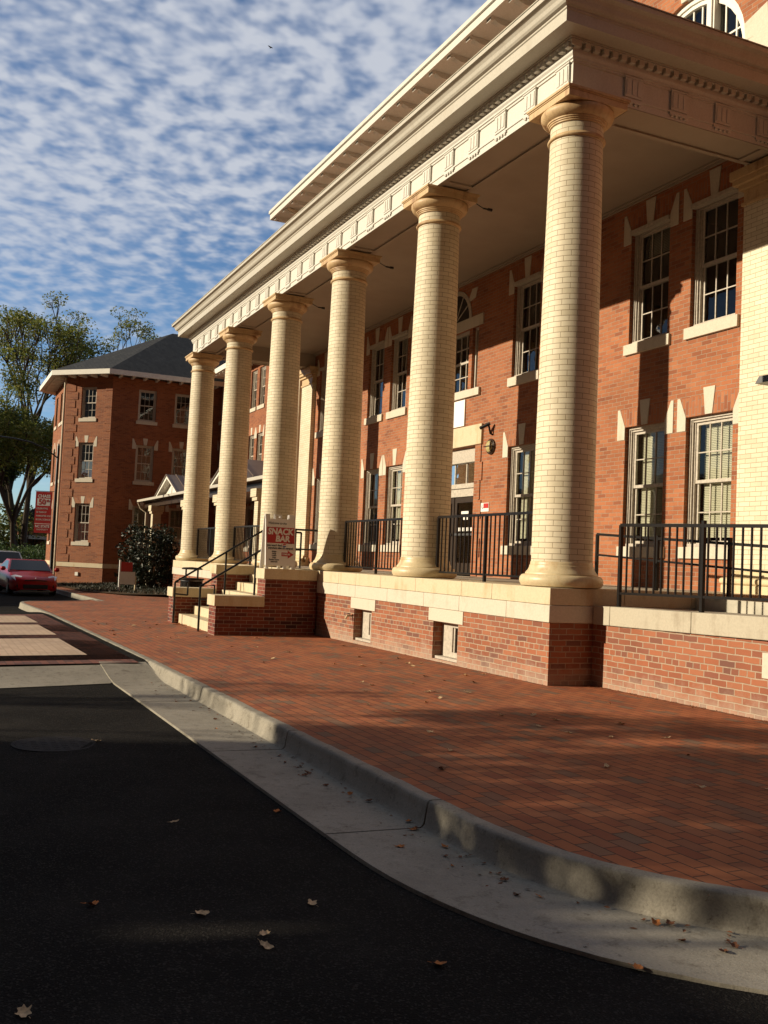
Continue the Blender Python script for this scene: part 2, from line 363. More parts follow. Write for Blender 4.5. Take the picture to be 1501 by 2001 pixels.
# ------------------------------------------------------------------ ground, road, kerb
KX = [(-60, -2.2), (-24, -2.2), (-22.2, -2.35), (-21.2, -2.9), (-20.8, -3.7), (-20.3, -4.4), (-19.4, -4.68), (-17, -4.66), (-13.2, -4.55), (-8, -4.48), (-3, -4.42), (0, -4.41), (4.6, -4.42), (5.3, -4.42), (5.75, -4.40), (6.15, -4.33), (6.5, -4.21), (6.8, -4.03), (7.05, -3.80), (7.3, -3.48), (7.6, -2.95), (7.9, -2.2), (8.2, -1.2), (8.5, 0.4), (8.8, 3), (9.0, 8), (9.0, 30)]
def densify(p, step=.12):
    P = [Vector(q) for q in p]; out = []
    for i in range(len(P)-1):
        a, b, c, d = P[max(i-1, 0)], P[i], P[i+1], P[min(i+2, len(P)-1)]; n = max(1, int((c-b).length/step)) if i not in (0,) else 8
        for k in range(n):
            t = k/n; lin = b.lerp(c, t)
            if 9 < i < 13 or i == 0 or i > 23: out.append(lin); continue
            cr = .5*((2*b)+(-a+c)*t+(2*a-5*b+4*c-d)*t*t+(-a+3*b-3*c+d)*t**3); out.append(cr if (c-b).length < 3.2 else lin)
    out.append(P[-1]); return out
KP = densify(KX)
KN = []
for i in range(len(KP)):
    d = (KP[min(i+1, len(KP)-1)]-KP[max(i-1, 0)]).normalized(); KN.append(Vector((d.y, -d.x)))     # towards the road
ARC = [0]
for a, b in zip(KP, KP[1:]): ARC.append(ARC[-1]+(b-a).length)
def smooth(a, b, x):
    t = min(1, max(0, (x-a)/(b-a))); return t*t*(3-2*t)
def raised(x): return smooth(-17.5, -13.4, x)*(1-smooth(-3.3, -1.75, x))      # the raised crossing
def road_dz(x, y):
    return -.15*(1-raised(x))
struct(drape('ground', [(-700, -700), (700, -700), (700, 700), (-700, 700)], 'grass', -.9, (-15, -60, 60)))
cx = [-100, -60, -40, -30, -20] + [-17.5+.4*i for i in range(11)] + [-13, -3.3] + [-3.2+.15*i for i in range(10)] + [-1.7, 0, 3, 6, 9]
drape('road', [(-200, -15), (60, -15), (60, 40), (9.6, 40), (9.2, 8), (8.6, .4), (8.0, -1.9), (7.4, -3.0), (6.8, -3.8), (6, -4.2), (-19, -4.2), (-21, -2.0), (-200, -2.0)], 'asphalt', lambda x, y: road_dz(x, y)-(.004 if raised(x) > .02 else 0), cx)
back = [tuple(p-n*.116) for p, n in zip(KP, KN)]
drape('brick_pavement', back + [(9.0, 40), (-60, 40)], 'paving', .0, [-40, -30, -20, -15, -10, -5, 0, 3, 6])
# kerb and gutter cast in lengths with open joints between them
def kerb():
    mb = MB(); gt = MB()
    joints = [ARC[min(range(len(KP)), key=lambda i: (KP[i]-Vector(q)).length)] for q in ((-.29, -4.4), (2.5, -4.42), (5.02, -4.42), (7.6, -2.95), (8.5, .4), (-3.0, -4.42), (-6, -4.45), (-9, -4.5), (-13.2, -4.55), (-16, -4.6))]
    for i in range(len(KP)-1):
        a, b = KP[i], KP[i+1]
        rows = []
        for q, p, n in ((0, a, KN[i]), (1, b, KN[i+1])):
            arc = ARC[i+q]
            for j in joints:
                if abs(arc-j) < .06 and ((q == 0 and arc >= j) or (q == 1 and arc <= j)): p = p + (b-a).normalized()*(.009 if q == 0 else -.009)
            h = .15*(1-raised(p.x)); 
            if p.x < -13.4: h = max(h, .15*(1-raised(p.x)))
            prof = [(-.118, -.4), (-.118, .006), (-.052, .007), (-.034, .003), (-.026, -.006), (-.020, -.02-h*.08), (-.006, -h*.80-.006), (.014, -h+.006)]
            gp = [(.014, -h+.006), (.06, -h+.005), (.61, -h+.012), (.61, -h-.2)]
            jr = random.Random(int(arc*1000)); jz = jr.gauss(0, .0022); jo = jr.gauss(0, .0022); prof = [(a_+(jo if 2 < i_ < 7 else 0), z_+(jz if 0 < i_ < 5 else 0)) for i_, (a_, z_) in enumerate(prof)]
            f = lambda o, z: (p.x+n.x*o, p.y+n.y*o, zg(p.x, p.y)+z)
            rows.append(([f(*k) for k in prof], [f(*k) for k in gp]))
        for mbx, k in ((mb, 0), (gt, 1)):
            if k == 1 and (b.x < -2.95): continue
            A, B = rows[0][k], rows[1][k]
            for q in range(len(A)-1): mbx.face((A[q], A[q+1], B[q+1], B[q]), 0, True)
            mbx.face(A); mbx.face(B)
    struct(mb.build('kerb', 'kerb', angle=50)); struct(gt.build('gutter', 'kerb', angle=50))
kerb()
drape('concrete_ramp', [(-2.86, -4.50), (-1.88, -5.06), (-1.72, -6.3), (-1.5, -11), (-2.75, -11)], 'kerb', lambda x, y: road_dz(x, y)+.008, [-2.7+.15*i for i in range(8)])
drape('crossing_red_paving', [(-2.87, -4.54), (-2.87, -11), (-13.4, -11), (-13.4, -4.66), (-8, -4.56)], 'paving_red', -.004, [-10, -5])
for a, b in ((-3.93, -6.72), (-7.46, -9.95), (-10.55, -12.78)):
    drape('crossing_tan_paving', [(a, -5.04), (a, -11), (b, -11), (b, -5.10)], 'paving_tan', .002, [])
drape('grass_verge', [(-60, -1.8), (-38, -1.6), (-30, -1.5), (-26, -.6), (-24.8, .8), (-25, 3.0), (-60, 3)], 'grass', lambda x, y: .03+.10*smooth(-1.4, 2, y), [-50+3*i for i in range(9)], [-1, -.5, 0, 1, 2])

# ------------------------------------------------------------------ the columned hall
YW, XR, XL = 3.4, -.0, -19.55           # front wall plane and the two ends of the pavilion
COLS = [0, -3.70, -7.41, -11.08, -14.85, -18.6]
HX0, HX1 = -18.8, .295                  # ends of the entablature
hall = thing('columned_hall', 'red brick hall behind a tall portico of six cream brick columns', 'building', (-9.3, 0, 0))
WIN_X = [-1.19, -2.66, -4.93, -6.35, -12.2, -13.6, -15.86, -17.33]

def wall_holes(mb, u0, u1, v0, v1, holes, f, depth=.16):
    us = sorted({u0, u1, *[h[0] for h in holes], *[h[1] for h in holes]}); vs = sorted({v0, v1, *[h[2] for h in holes], *[h[3] for h in holes]})
    for a, b in zip(us, us[1:]):
        for c, d in zip(vs, vs[1:]):
            x, z = (a+b)/2, (c+d)/2
            if any(h[0] < x < h[1] and h[2] < z < h[3] for h in holes): continue
            mb.face((f(a, c, 0), f(b, c, 0), f(b, d, 0), f(a, d, 0)))
    for a, b, c, d in [h[:4] for h in holes]:
        mb.face((f(a, c, 0), f(a, d, 0), f(a, d, depth), f(a, c, depth))); mb.face((f(b, c, depth), f(b, d, depth), f(b, d, 0), f(b, c, 0)))
        mb.face((f(a, d, 0), f(b, d, 0), f(b, d, depth), f(a, d, depth))); mb.face((f(a, c, depth), f(b, c, depth), f(b, c, 0), f(a, c, 0)))

def make_window(parent, w, h, blind=0, head=False, surround=True, name='window', ks=.42, sill=.18):
    """double-hung 6-over-6 window, local: x across, y into the wall, z up from the sill"""
    mb = MB(); hw = w/2
    for s in (-1, 1):
        mb.box(s*hw, s*(hw-.035), .07, .16, 0, h); mb.box(s*(hw-.035), s*(hw-.06), .09, .2, 0, h); mb.box(s*(hw-.06), s*(hw-.085), .12, .22, 0, h)
    mb.box(-hw+.035, hw-.035, .07, .16, h-.04, h); mb.box(-hw+.06, hw-.06, .10, .2, h-.075, h-.04); mb.box(-hw+.035, hw-.035, .05, .22, 0, .05)
    if head: mb.box(-hw, hw, -.045, .068, h-.07, h-.002)
    o = mb.build(name, 'window_paint', parent, local=True)
    iw = hw-.085; zm = h*.5
    for z0, z1, y in ((zm-.02, h-.075, .135), (.05, zm+.02, .17)):
        s = MB(); s.box(-iw, -iw+.045, y, y+.032, z0, z1); s.box(iw-.045, iw, y, y+.032, z0, z1); s.box(-iw+.045, iw-.045, y, y+.032, z0, z0+.05); s.box(-iw+.045, iw-.045, y, y+.032, z1-.045, z1)
        g = (2*iw-.09)/3
        for k in (1, 2): s.box(-iw+.045+g*k-.01, -iw+.045+g*k+.01, y+.004, y+.028, z0+.05, z1-.045)
        zc = (z0+z1)/2; s.box(-iw+.045, iw-.045, y+.005, y+.027, zc-.009, zc+.009)
        s.build('sash', 'window_paint', o, local=True)
    p = MB(); p.face(((-iw, .152, zm), (iw, .152, zm), (iw, .152, h-.08), (-iw, .152, h-.08))); p.face(((-iw, .186, .05), (iw, .186, .05), (iw, .186, zm), (-iw, .186, zm)))
    p.build('pane', 'glass', o, local=True)
    if blind:
        b = MB(); zb = h-.08
        while zb > (h-.08)*(1-blind)+.06:
            b.box(-iw+.06, iw-.02, .25, .276, zb, zb+.004, T=Matrix.Translation((0, .263, zb)) @ Matrix.Rotation(R(64), 4, 'X') @ Matrix.Translation((0, -.263, -zb))); zb -= .027
        b.box(-iw+.05, iw-.01, .24, .285, h-.08, h-.05); b.build('blind', 'blind', o, local=True)
    s = MB(); s.box(-hw-.075, hw+.09, -.05, .12, -sill, -.002); s.build('sill', 'stone_pale', o, local=True, bevel=.006)
    if surround:
        kk = ks; k = MB(); k.xz([(-.075, h+.004), (.075, h+.004), (.125, h+kk), (-.125, h+kk)], -.014, .05); k.build('keystone', 'stone_pale', o, local=True, bevel=.004)
        for q in (-1, 1):
            k = MB(); k.xz([(q*(hw+.004), h-.21), (q*(hw+.20), h-.21), (q*(hw+.20), h+.31), (q*(hw+.14), h+.31), (q*(hw+.004), h+.01)], -.012, .05); k.build('corner_stone', 'stone_pale', o, local=True, bevel=.004)
            a = MB(); a.xz([(q*.077, h+.004), (q*(hw+.002), h+.004), (q*(hw+.136), h+.30), (q*.12, h+.30)], -.004, .03); a.build('flat_arch', 'soldier', o, local=True)
    return o

# walls of the pavilion
def hall_walls():
    f = lambda u, v, d: (u, YW+d, v)
    holes = [(x-.49, x+.49, 1.80, 3.80) for x in WIN_X] + [(x-.48, x+.48, 5.20, 7.15) for x in WIN_X]
    holes += [(-10.38, -8.14, 1.0, 3.94), (-10.05, -8.62, 5.20, 6.56), (-8.48, -8.22, 5.20, 6.56), (-10.38, -10.12, 5.20, 6.56)]
    mb = MB(); wall_holes(mb, XL, 1.2, -.6, 8.25, holes, f)
    arcs = [-1.925, -5.64, -9.3, -12.9, -16.6]
    wall_holes(mb, XL, 1.2, 8.25, 12.6, [(c-1.28, c+1.28, 8.45, 10.62) for c in arcs], f, .0)
    for c in arcs:                                      # thermal windows: round the square opening off
        n = 18; r = 1.28; zs = 9.30; P = [(c+r*math.cos(math.pi*i/n), zs+r*math.sin(math.pi*i/n)) for i in range(n+1)]
        for a, b in zip(P, P[1:]):
            mb.face((f(a[0], a[1], 0), f(b[0], b[1], 0), f(b[0], 10.62, 0), f(a[0], 10.62, 0))); mb.face((f(*a, 0), f(*b, 0), f(*b, .2), f(*a, .2)))
        for s in (-1, 1): mb.face((f(c+s*r, 8.45, 0), f(c+s*r, zs, 0), f(c+s*r, zs, .2), f(c+s*r, 8.45, .2)))
    # the sides and the back, so that the rooms behind the glass are dark
    for x in (XL, 1.2 if False else 6.0): mb.face(((x, YW, -.6), (x, 16, -.6), (x, 16, 12.6), (x, YW, 12.6)))
    wall_holes(mb, 1.2, 6.0, -.6, 12.6, [], f)
    mb.face(((XL, 16, -.6), (6, 16, -.6), (6, 16, 12.6), (XL, 16, 12.6)))
    mb.recalc = False
    mb.build('wall', 'brick', hall)
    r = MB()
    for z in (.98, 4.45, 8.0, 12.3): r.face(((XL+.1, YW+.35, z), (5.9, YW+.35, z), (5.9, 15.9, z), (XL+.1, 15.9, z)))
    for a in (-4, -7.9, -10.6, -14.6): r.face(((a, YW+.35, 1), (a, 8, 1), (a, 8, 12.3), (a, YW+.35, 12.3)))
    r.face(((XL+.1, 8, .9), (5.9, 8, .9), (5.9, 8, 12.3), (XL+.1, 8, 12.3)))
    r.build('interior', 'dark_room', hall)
    def toothed(x, sg, z0, step, n, w, dd, y0, y1, gap):      # one toothed strip of quoins in relief
        P = [(x, z0)]
        for k in range(n):
            d = w+(dd if k % 2 else 0); z = z0+k*step; P += [(x+sg*d, z), (x+sg*d, z+step-gap), (x+sg*(w-.03), z+step-gap), (x+sg*(w-.03), z+step)]
        P += [(x, z0+n*step)]; q = MB(); q.xz(P, y0, y1); q.build('quoins', 'brick', hall)
    toothed(-8.14, 1, 1.15, .406, 7, .24, .07, YW-.022, YW+.02, .014); toothed(-10.38, -1, 1.15, .406, 7, .24, .07, YW-.022, YW+.02, .014); toothed(XL-.03, 1, -.1, .44, 28, .35, .1, YW-.03, YW+.4, .02)
hall_walls()
first = {}
for x in WIN_X:
    far = x < -10
    for z, h, w, key in ((1.80, 2.0, .98, 'low half' if x in (-4.93, -13.6) else 'low'), (5.20, 1.95, .96, 'up half' if x in (-2.66, -12.2) else 'up')):
        if key not in first:
            o = make_window(hall, w, h, blind={'low': .95, 'low half': .6, 'up': 0, 'up half': .22}[key], head=key[:2] == 'up'); first[key] = o; o.location = (x+9.3, YW, z)
        else: copy_tree(first[key], hall, (x+9.3, YW, z))
def thermal():
    c = -1.925; zs = 9.30; n = 18
    def arc(r, z=zs): return [(r*math.cos(math.pi*i/n), z+r*math.sin(math.pi*i/n)) for i in range(n+1)]
    mb = MB()
    def ring(r0, r1, y0, y1):
        A, B = arc(r0), arc(r1)
        A = [(r0, 8.45)] + A + [(-r0, 8.45)]; B = [(r1, 8.45)] + B + [(-r1, 8.45)]
        for i in range(len(A)-1): mb.xz([A[i], A[i+1], B[i+1], B[i]], y0, y1)
    ring(1.28, 1.20, .06, .2); ring(1.20, 1.13, .09, .22)
    for s in (-1, 1): mb.box(s*.50-.085, s*.50+.085, .02, .2, 8.45, 10.45 if False else 10.36); mb.box(s*.50-.05, s*.50+.05, -.01, .02, 8.45, 10.36)
    o = mb.build('window', 'trim_white', hall, local=True); o.location = (c+9.3, YW, 0)
    s = MB()
    for x in (-.95, -.72, 0, .72, .95, .2, -.2): s.box(x-.014, x+.014, .13, .16, 8.5, zs+math.sqrt(max(.01, 1.13**2-x*x)))
    for z in (9.1, 9.68): s.box(-math.sqrt(1.13**2-max(0, z-zs)**2), math.sqrt(1.13**2-max(0, z-zs)**2), .132, .158, z-.014, z+.014)
    s.build('glazing_bars', 'trim_white', o, local=True)
    p = MB(); A = [(1.15, 8.45)]+arc(1.15)+[(-1.15, 8.45)]; p.face([(a, .15, b) for a, b in A]); p.build('pane', 'glass', o, local=True)
    k = MB()
    for a0, a1, r1 in ((84, 96, 1.78), (124, 136, 1.72), (44, 56, 1.72), (168, 180, 1.75), (0, 12, 1.75)):
        P = [(1.285*math.cos(R(a0)), zs+1.285*math.sin(R(a0))), (r1*math.cos(R(a0-1)), zs+r1*math.sin(R(a0-1))), (r1*math.cos(R(a1+1)), zs+r1*math.sin(R(a1+1))), (1.285*math.cos(R(a1)), zs+1.285*math.sin(R(a1)))]
        k = MB(); k.xz(P, -.02, .05); k.build('voussoir', 'stone_pale', o, local=True, bevel=.005)
    for q in (-1, 1): k = MB(); k.box(q*1.285, q*1.80, -.022, .05, 8.75, 9.29); k.build('voussoir', 'stone_pale', o, local=True, bevel=.005)
    for x in (-5.64, -9.3, -12.9, -16.6): copy_tree(o, hall, (x+9.3, YW, 0))
thermal()

def door():
    mb = MB(); c = -9.26
    mb.box(c-1.12, c+1.12, YW+.10, YW+.2, 3.80, 3.94); mb.box(c-1.12, c-1.04, YW+.10, YW+.24, 1.15, 3.80); mb.box(c+1.04, c+1.12, YW+.10, YW+.24, 1.15, 3.80)
    mb.box(c-1.04, c+1.04, YW+.06, YW+.22, 3.62, 3.80); mb.box(c-1.04, c+1.04, YW+.08, YW+.22, 3.06, 3.16); mb.box(c-1.04, c+1.04, YW+.12, YW+.2, 2.88, 3.06)
    for x in (-.52, 0, .52, .9): mb.box(c+x-.018, c+x+.018, YW+.13, YW+.17, 3.16, 3.62)
    o = mb.build('door', 'window_paint', hall)
    l = MB()
    for s in (-1, 1):
        x0, x1 = (c-1.03, c-.02) if s < 0 else (c+.02, c+1.03)
        l.box(x0, x0+.10, YW+.15, YW+.19, 1.16, 2.87); l.box(x1-.10, x1, YW+.15, YW+.19, 1.16, 2.87); l.box(x0+.1, x1-.1, YW+.15, YW+.19, 2.75, 2.87); l.box(x0+.1, x1-.1, YW+.15, YW+.19, 1.16, 1.42)
    l.build('door_leaf', 'bronze', o)
    g = MB(); g.face(((c-.95, YW+.17, 1.4), (c+.95, YW+.17, 1.4), (c+.95, YW+.17, 2.78), (c-.95, YW+.17, 2.78))); g.face(((c-1.0, YW+.15, 3.16), (c+1.0, YW+.15, 3.16), (c+1.0, YW+.15, 3.62), (c-1.0, YW+.15, 3.62))); g.build('pane', 'glass', o)
    st = MB()
    for k in range(9): st.box(c+.10+k*.09, c+.155+k*.09, YW+.164, YW+.167, 2.12, 2.20)
    st.box(c+.30, c+.62, YW+.160, YW+.167, 2.50, 2.56); st.box(c+.40, c+.47, YW+.16, YW+.167, 2.37, 2.43); st.box(c+.53, c+.6, YW+.16, YW+.167, 2.37, 2.43)
    st.build('door_stickers', 'white_sign', o)
    h = MB(); h.box(c+.06, c+.92, YW+.11, YW+.135, 2.02, 2.07); h.box(c-.92, c-.06, YW+.11, YW+.135, 2.02, 2.07); h.build('handle', 'rust', o)
    s = MB(); s.box(c-1.40, c+1.40, YW-.05, YW+.12, 3.955, 4.39); s.build('lintel', 'stone', hall, bevel=.008)
    # tripartite window over the door with its fan light
    w = MB()
    for a, b in ((-10.05, -8.62), (-8.48, -8.22), (-10.38, -10.12)):
        w.box(a, a+.06, YW+.07, YW+.2, 5.20, 6.56); w.box(b-.06, b, YW+.07, YW+.2, 5.20, 6.56); w.box(a+.06, b-.06, YW+.07, YW+.2, 6.50, 6.56); w.box(a+.06, b-.06, YW+.07, YW+.22, 5.20, 5.25)
        if b-a > 1:
            w.box(a+.06, b-.06, YW+.12, YW+.16, 5.86, 5.91)
            for k in range(1, 5): xx = a+.06+(b-a-.12)*k/5; w.box(xx-.011, xx+.011, YW+.125, YW+.155, 5.25, 6.5)
            for z in (5.56, 6.2): w.box(a+.06, b-.06, YW+.127, YW+.153, z-.01, z+.01)
    o = w.build('window', 'window_paint', hall)
    p = MB(); p.face(((-10.3, YW+.15, 5.25), (-8.26, YW+.15, 5.25), (-8.26, YW+.15, 6.5), (-10.3, YW+.15, 6.5))); p.build('pane', 'glass', o)
    s = MB(); s.box(-10.48, -8.04, YW-.06, YW+.12, 5.03, 5.195); s.build('sill', 'stone_pale', o, bevel=.006)
    s = MB(); s.box(-10.50, -8.01, YW-.03, YW+.1, 6.565, 6.80); s.build('lintel', 'stone_pale', o, bevel=.006)
    fan = MB(); n = 16
    for r0, r1 in ((.62, .72),):
        for i in range(n):
            a, b = math.pi*i/n, math.pi*(i+1)/n
            fan.xz([(c+r0*math.cos(a), 6.805+r0*math.sin(a)), (c+r1*math.cos(a), 6.805+r1*math.sin(a)), (c+r1*math.cos(b), 6.805+r1*math.sin(b)), (c+r0*math.cos(b), 6.805+r0*math.sin(b))], YW-.02, YW+.05)
    for a in (30, 60, 90, 120, 150): fan.tube([(c, YW-.008, 6.82), (c+.62*math.cos(R(a)), YW-.008, 6.805+.62*math.sin(R(a)))], .012, 6)
    fo = fan.build('fan_light', 'window_paint', hall)
    g = MB(); g.face([(c+.63*math.cos(math.pi*i/n), YW-.004, 6.805+.63*math.sin(math.pi*i/n)) for i in range(n+1)]); g.build('pane', 'dark_glass', fo)
    for a0, a1 in ((26, 42), (138, 154), (82, 98)):
        P = [(c+r*math.cos(R(a)), 6.805+r*math.sin(R(a))) for r, a in ((.725, (a0+a1)/2-3), (.95, a0), (1.12 if a0 != 82 else .84, (a0+a1)/2), (.95, a1), (.725, (a0+a1)/2+3))]
        v = MB(); v.xz(P, YW-.014, YW+.03); v.build('voussoir', 'stone_pale', fo)
door()

# podium: brick base, two stone courses, floor
def podium():
    mb = MB(); b = MB(); X0, X1 = -19.05, .462; Y0 = -.463
    wins = [(-2.45, -1.72), (-5.35, -4.62)]
    f = lambda u, v, d: (u, Y0+d, v)
    wall_holes(mb, X0, X1, -.7, .737, [(a, c, .02, .55) for a, c in wins], f, .34)
    mb.face(((X1, Y0, -.7), (X1, YW-.02, -.7), (X1, YW-.02, .737), (X1, Y0, .737))); mb.face(((X0, Y0, -.7), (X0, YW-.02, -.7), (X0, YW-.02, .737), (X0, Y0, .737)))
    mb.recalc = False; mb.build('podium_wall', 'brick_base', hall)
    rnd = random.Random(3)
    for z0, z1, pr, mat, nm in ((.739, .943, .026, 'stone_pale', 'plinth_course'), (.946, 1.147, .018, 'stone', 'coping_course')):
        s = MB(); x = X1+pr
        while x > X0-pr:
            L = rnd.uniform(.75, 1.6); x2 = max(x-L, X0-pr)
            if x2-(X0-pr) < .3: x2 = X0-pr
            y1 = .6
            s.box(x2+.002, x-.002, Y0-pr, y1, z0, z1); x = x2
        s.build(nm, mat, hall, bevel=.007)
        e = MB(); y = .604
        while y < YW-.1:
            L = rnd.uniform(.7, 1.1); e.box(X1-.5, X1+pr, y, min(y+L, YW-.03)-.004, z0, z1); y += L
        e.build(nm+'_return', mat, hall, bevel=.007)
    fl = MB(); fl.box(X0, X1-.02, .0, YW, 1.05, 1.139); fl.build('portico_floor', 'concrete', hall)
    fr = MB()
    for a, c in wins:                                    # cellar windows
        y = Y0+.15
        fr.box(a, a+.31, y, y+.06, .06, .55); fr.box(a+.31, a+.35, y+.02, y+.06, .13, .48); fr.box(c-.07, c, y, y+.06, .06, .55); fr.box(a+.31, c-.07, y, y+.06, .48, .55); fr.box(a, c, Y0+.04, y+.06, .022, .06); fr.box(a+.31, c-.07, y, y+.05, .06, .13)
        w = fr.build('cellar_window', 'window_paint', hall); fr = MB()
        dk = MB(); dk.box(a, c, y+.2, y+.22, .0, .6); dk.build('cellar_dark_backing', 'dark_room', w)  # near-black sheet behind the pane, painted darkness for the unlit cellar
        g = MB(); g.face(((a+.05, y+.035, .1), (c-.05, y+.035, .1), (c-.05, y+.035, .5), (a+.05, y+.035, .5))); g.build('pane', 'glass', w)
        l = MB(); l.box(a-.14, c+.14, Y0-.012, Y0+.10, .553, .736); l.build('lintel', 'stone_pale', w, bevel=.006)
podium()

# columns
def column_parts():
    root = bpy.data.objects.new('column', None)
    b = MB()
    tor = [(.30, 0), (.44, 0), (.488, .012), (.508, .045), (.515, .078), (.508, .112), (.488, .140), (.464, .149), (.444, .151), (.444, .163), (.438, .175), (.412, .205), (.398, .235), (.394, .262), (.386, .268), (.384, .30), (.378, .31), (.30, .31)]
    b.lathe(tor, 64)
    sh = MB(); prof = []
    for i in range(21):
        t = i/20; z = .30+t*(5.58-.30); r = .376-.046*(t**1.6); prof.append((r, z))
    sh.lathe(prof, 64)
    cp = MB()
    cp.lathe([(.28, 5.57), (.335, 5.57), (.356, 5.578), (.364, 5.595), (.356, 5.612), (.342, 5.618), (.338, 5.632), (.30, 5.632)], 64)
    cp.lathe([(.28, 5.76), (.336, 5.76), (.348, 5.765), (.348, 5.782), (.362, 5.785), (.362, 5.802), (.377, 5.805), (.377, 5.822), (.405, 5.835), (.438, 5.862), (.455, 5.90), (.456, 5.935), (.44, 5.957), (.30, 5.957)], 64)
    cp.box(-.44, .44, -.44, .44, 5.958, 6.040); cp.box(-.452, .452, -.452, .452, 6.040, 6.056); cp.box(-.466, .466, -.466, .466, 6.056, 6.088)
    nk = MB(); nk.lathe([(.330, 5.625), (.330, 5.765)], 64, cap=False)
    return b, sh, cp, nk
def columns():
    b, sh, cp, nk = column_parts()
    for i, x in enumerate(COLS):
        if i == 0:
            s = sh.build('column', 'cream_round', hall, local=True, angle=50)
            for mb, nm, mt in ((b, 'column_base', 'terra'), (cp, 'capital', 'terra_orange'), (nk, 'neck', 'cream_round')): mb.build(nm, mt, s, local=True, angle=40, bevel=.004 if nm == 'capital' else 0)
            s0 = s; s.location = (x+9.3, 0, 1.148)
        else: copy_tree(s0, hall, (x+9.3, 0, 1.148))
columns()
def pilasters():
    for i, (x0, x1) in enumerate(((-.46, .46), (-19.0, -18.08))):
        y0 = YW-.13; mb = MB(); mb.box(x0, x1, y0, YW+.1, 1.40, 6.95); o = mb.build('pilaster', 'cream_brick', hall)
        b = MB(); b.box(x0-.12, x1+.12, y0-.14, YW, 1.10, 1.26); b.prism([(0, 1.26), (.12, 1.26), (.145, 1.285), (.15, 1.32), (.14, 1.35), (.10, 1.365), (.07, 1.37), (.05, 1.43), (.02, 1.46), (0, 1.46)], lambda a, z: (x0-a, y0-a, z), lambda a, z: (x1+a, y0-a, z))
        for s, xx in ((-1, x0), (1, x1)):
            b.box(xx, xx+s*.10, y0-.001 if False else y0+.002, YW, 1.262, 1.40)
        b.build('pilaster_base', 'terra', o, bevel=.01)
        c = MB(); c.box(x0-.03, x1+.03, y0-.03, YW, 6.72, 6.77); c.box(x0-.06, x1+.06, y0-.06, YW, 6.95, 7.02); c.box(x0-.12, x1+.12, y0-.12, YW, 7.02, 7.10); c.box(x0-.15, x1+.15, y0-.15, YW, 7.10, 7.234); c.box(x0-.005, x1+.005, y0-.005, YW, 6.77, 6.95)
        c.build('pilaster_capital', 'terra_orange', o, bevel=.006)
pilasters()

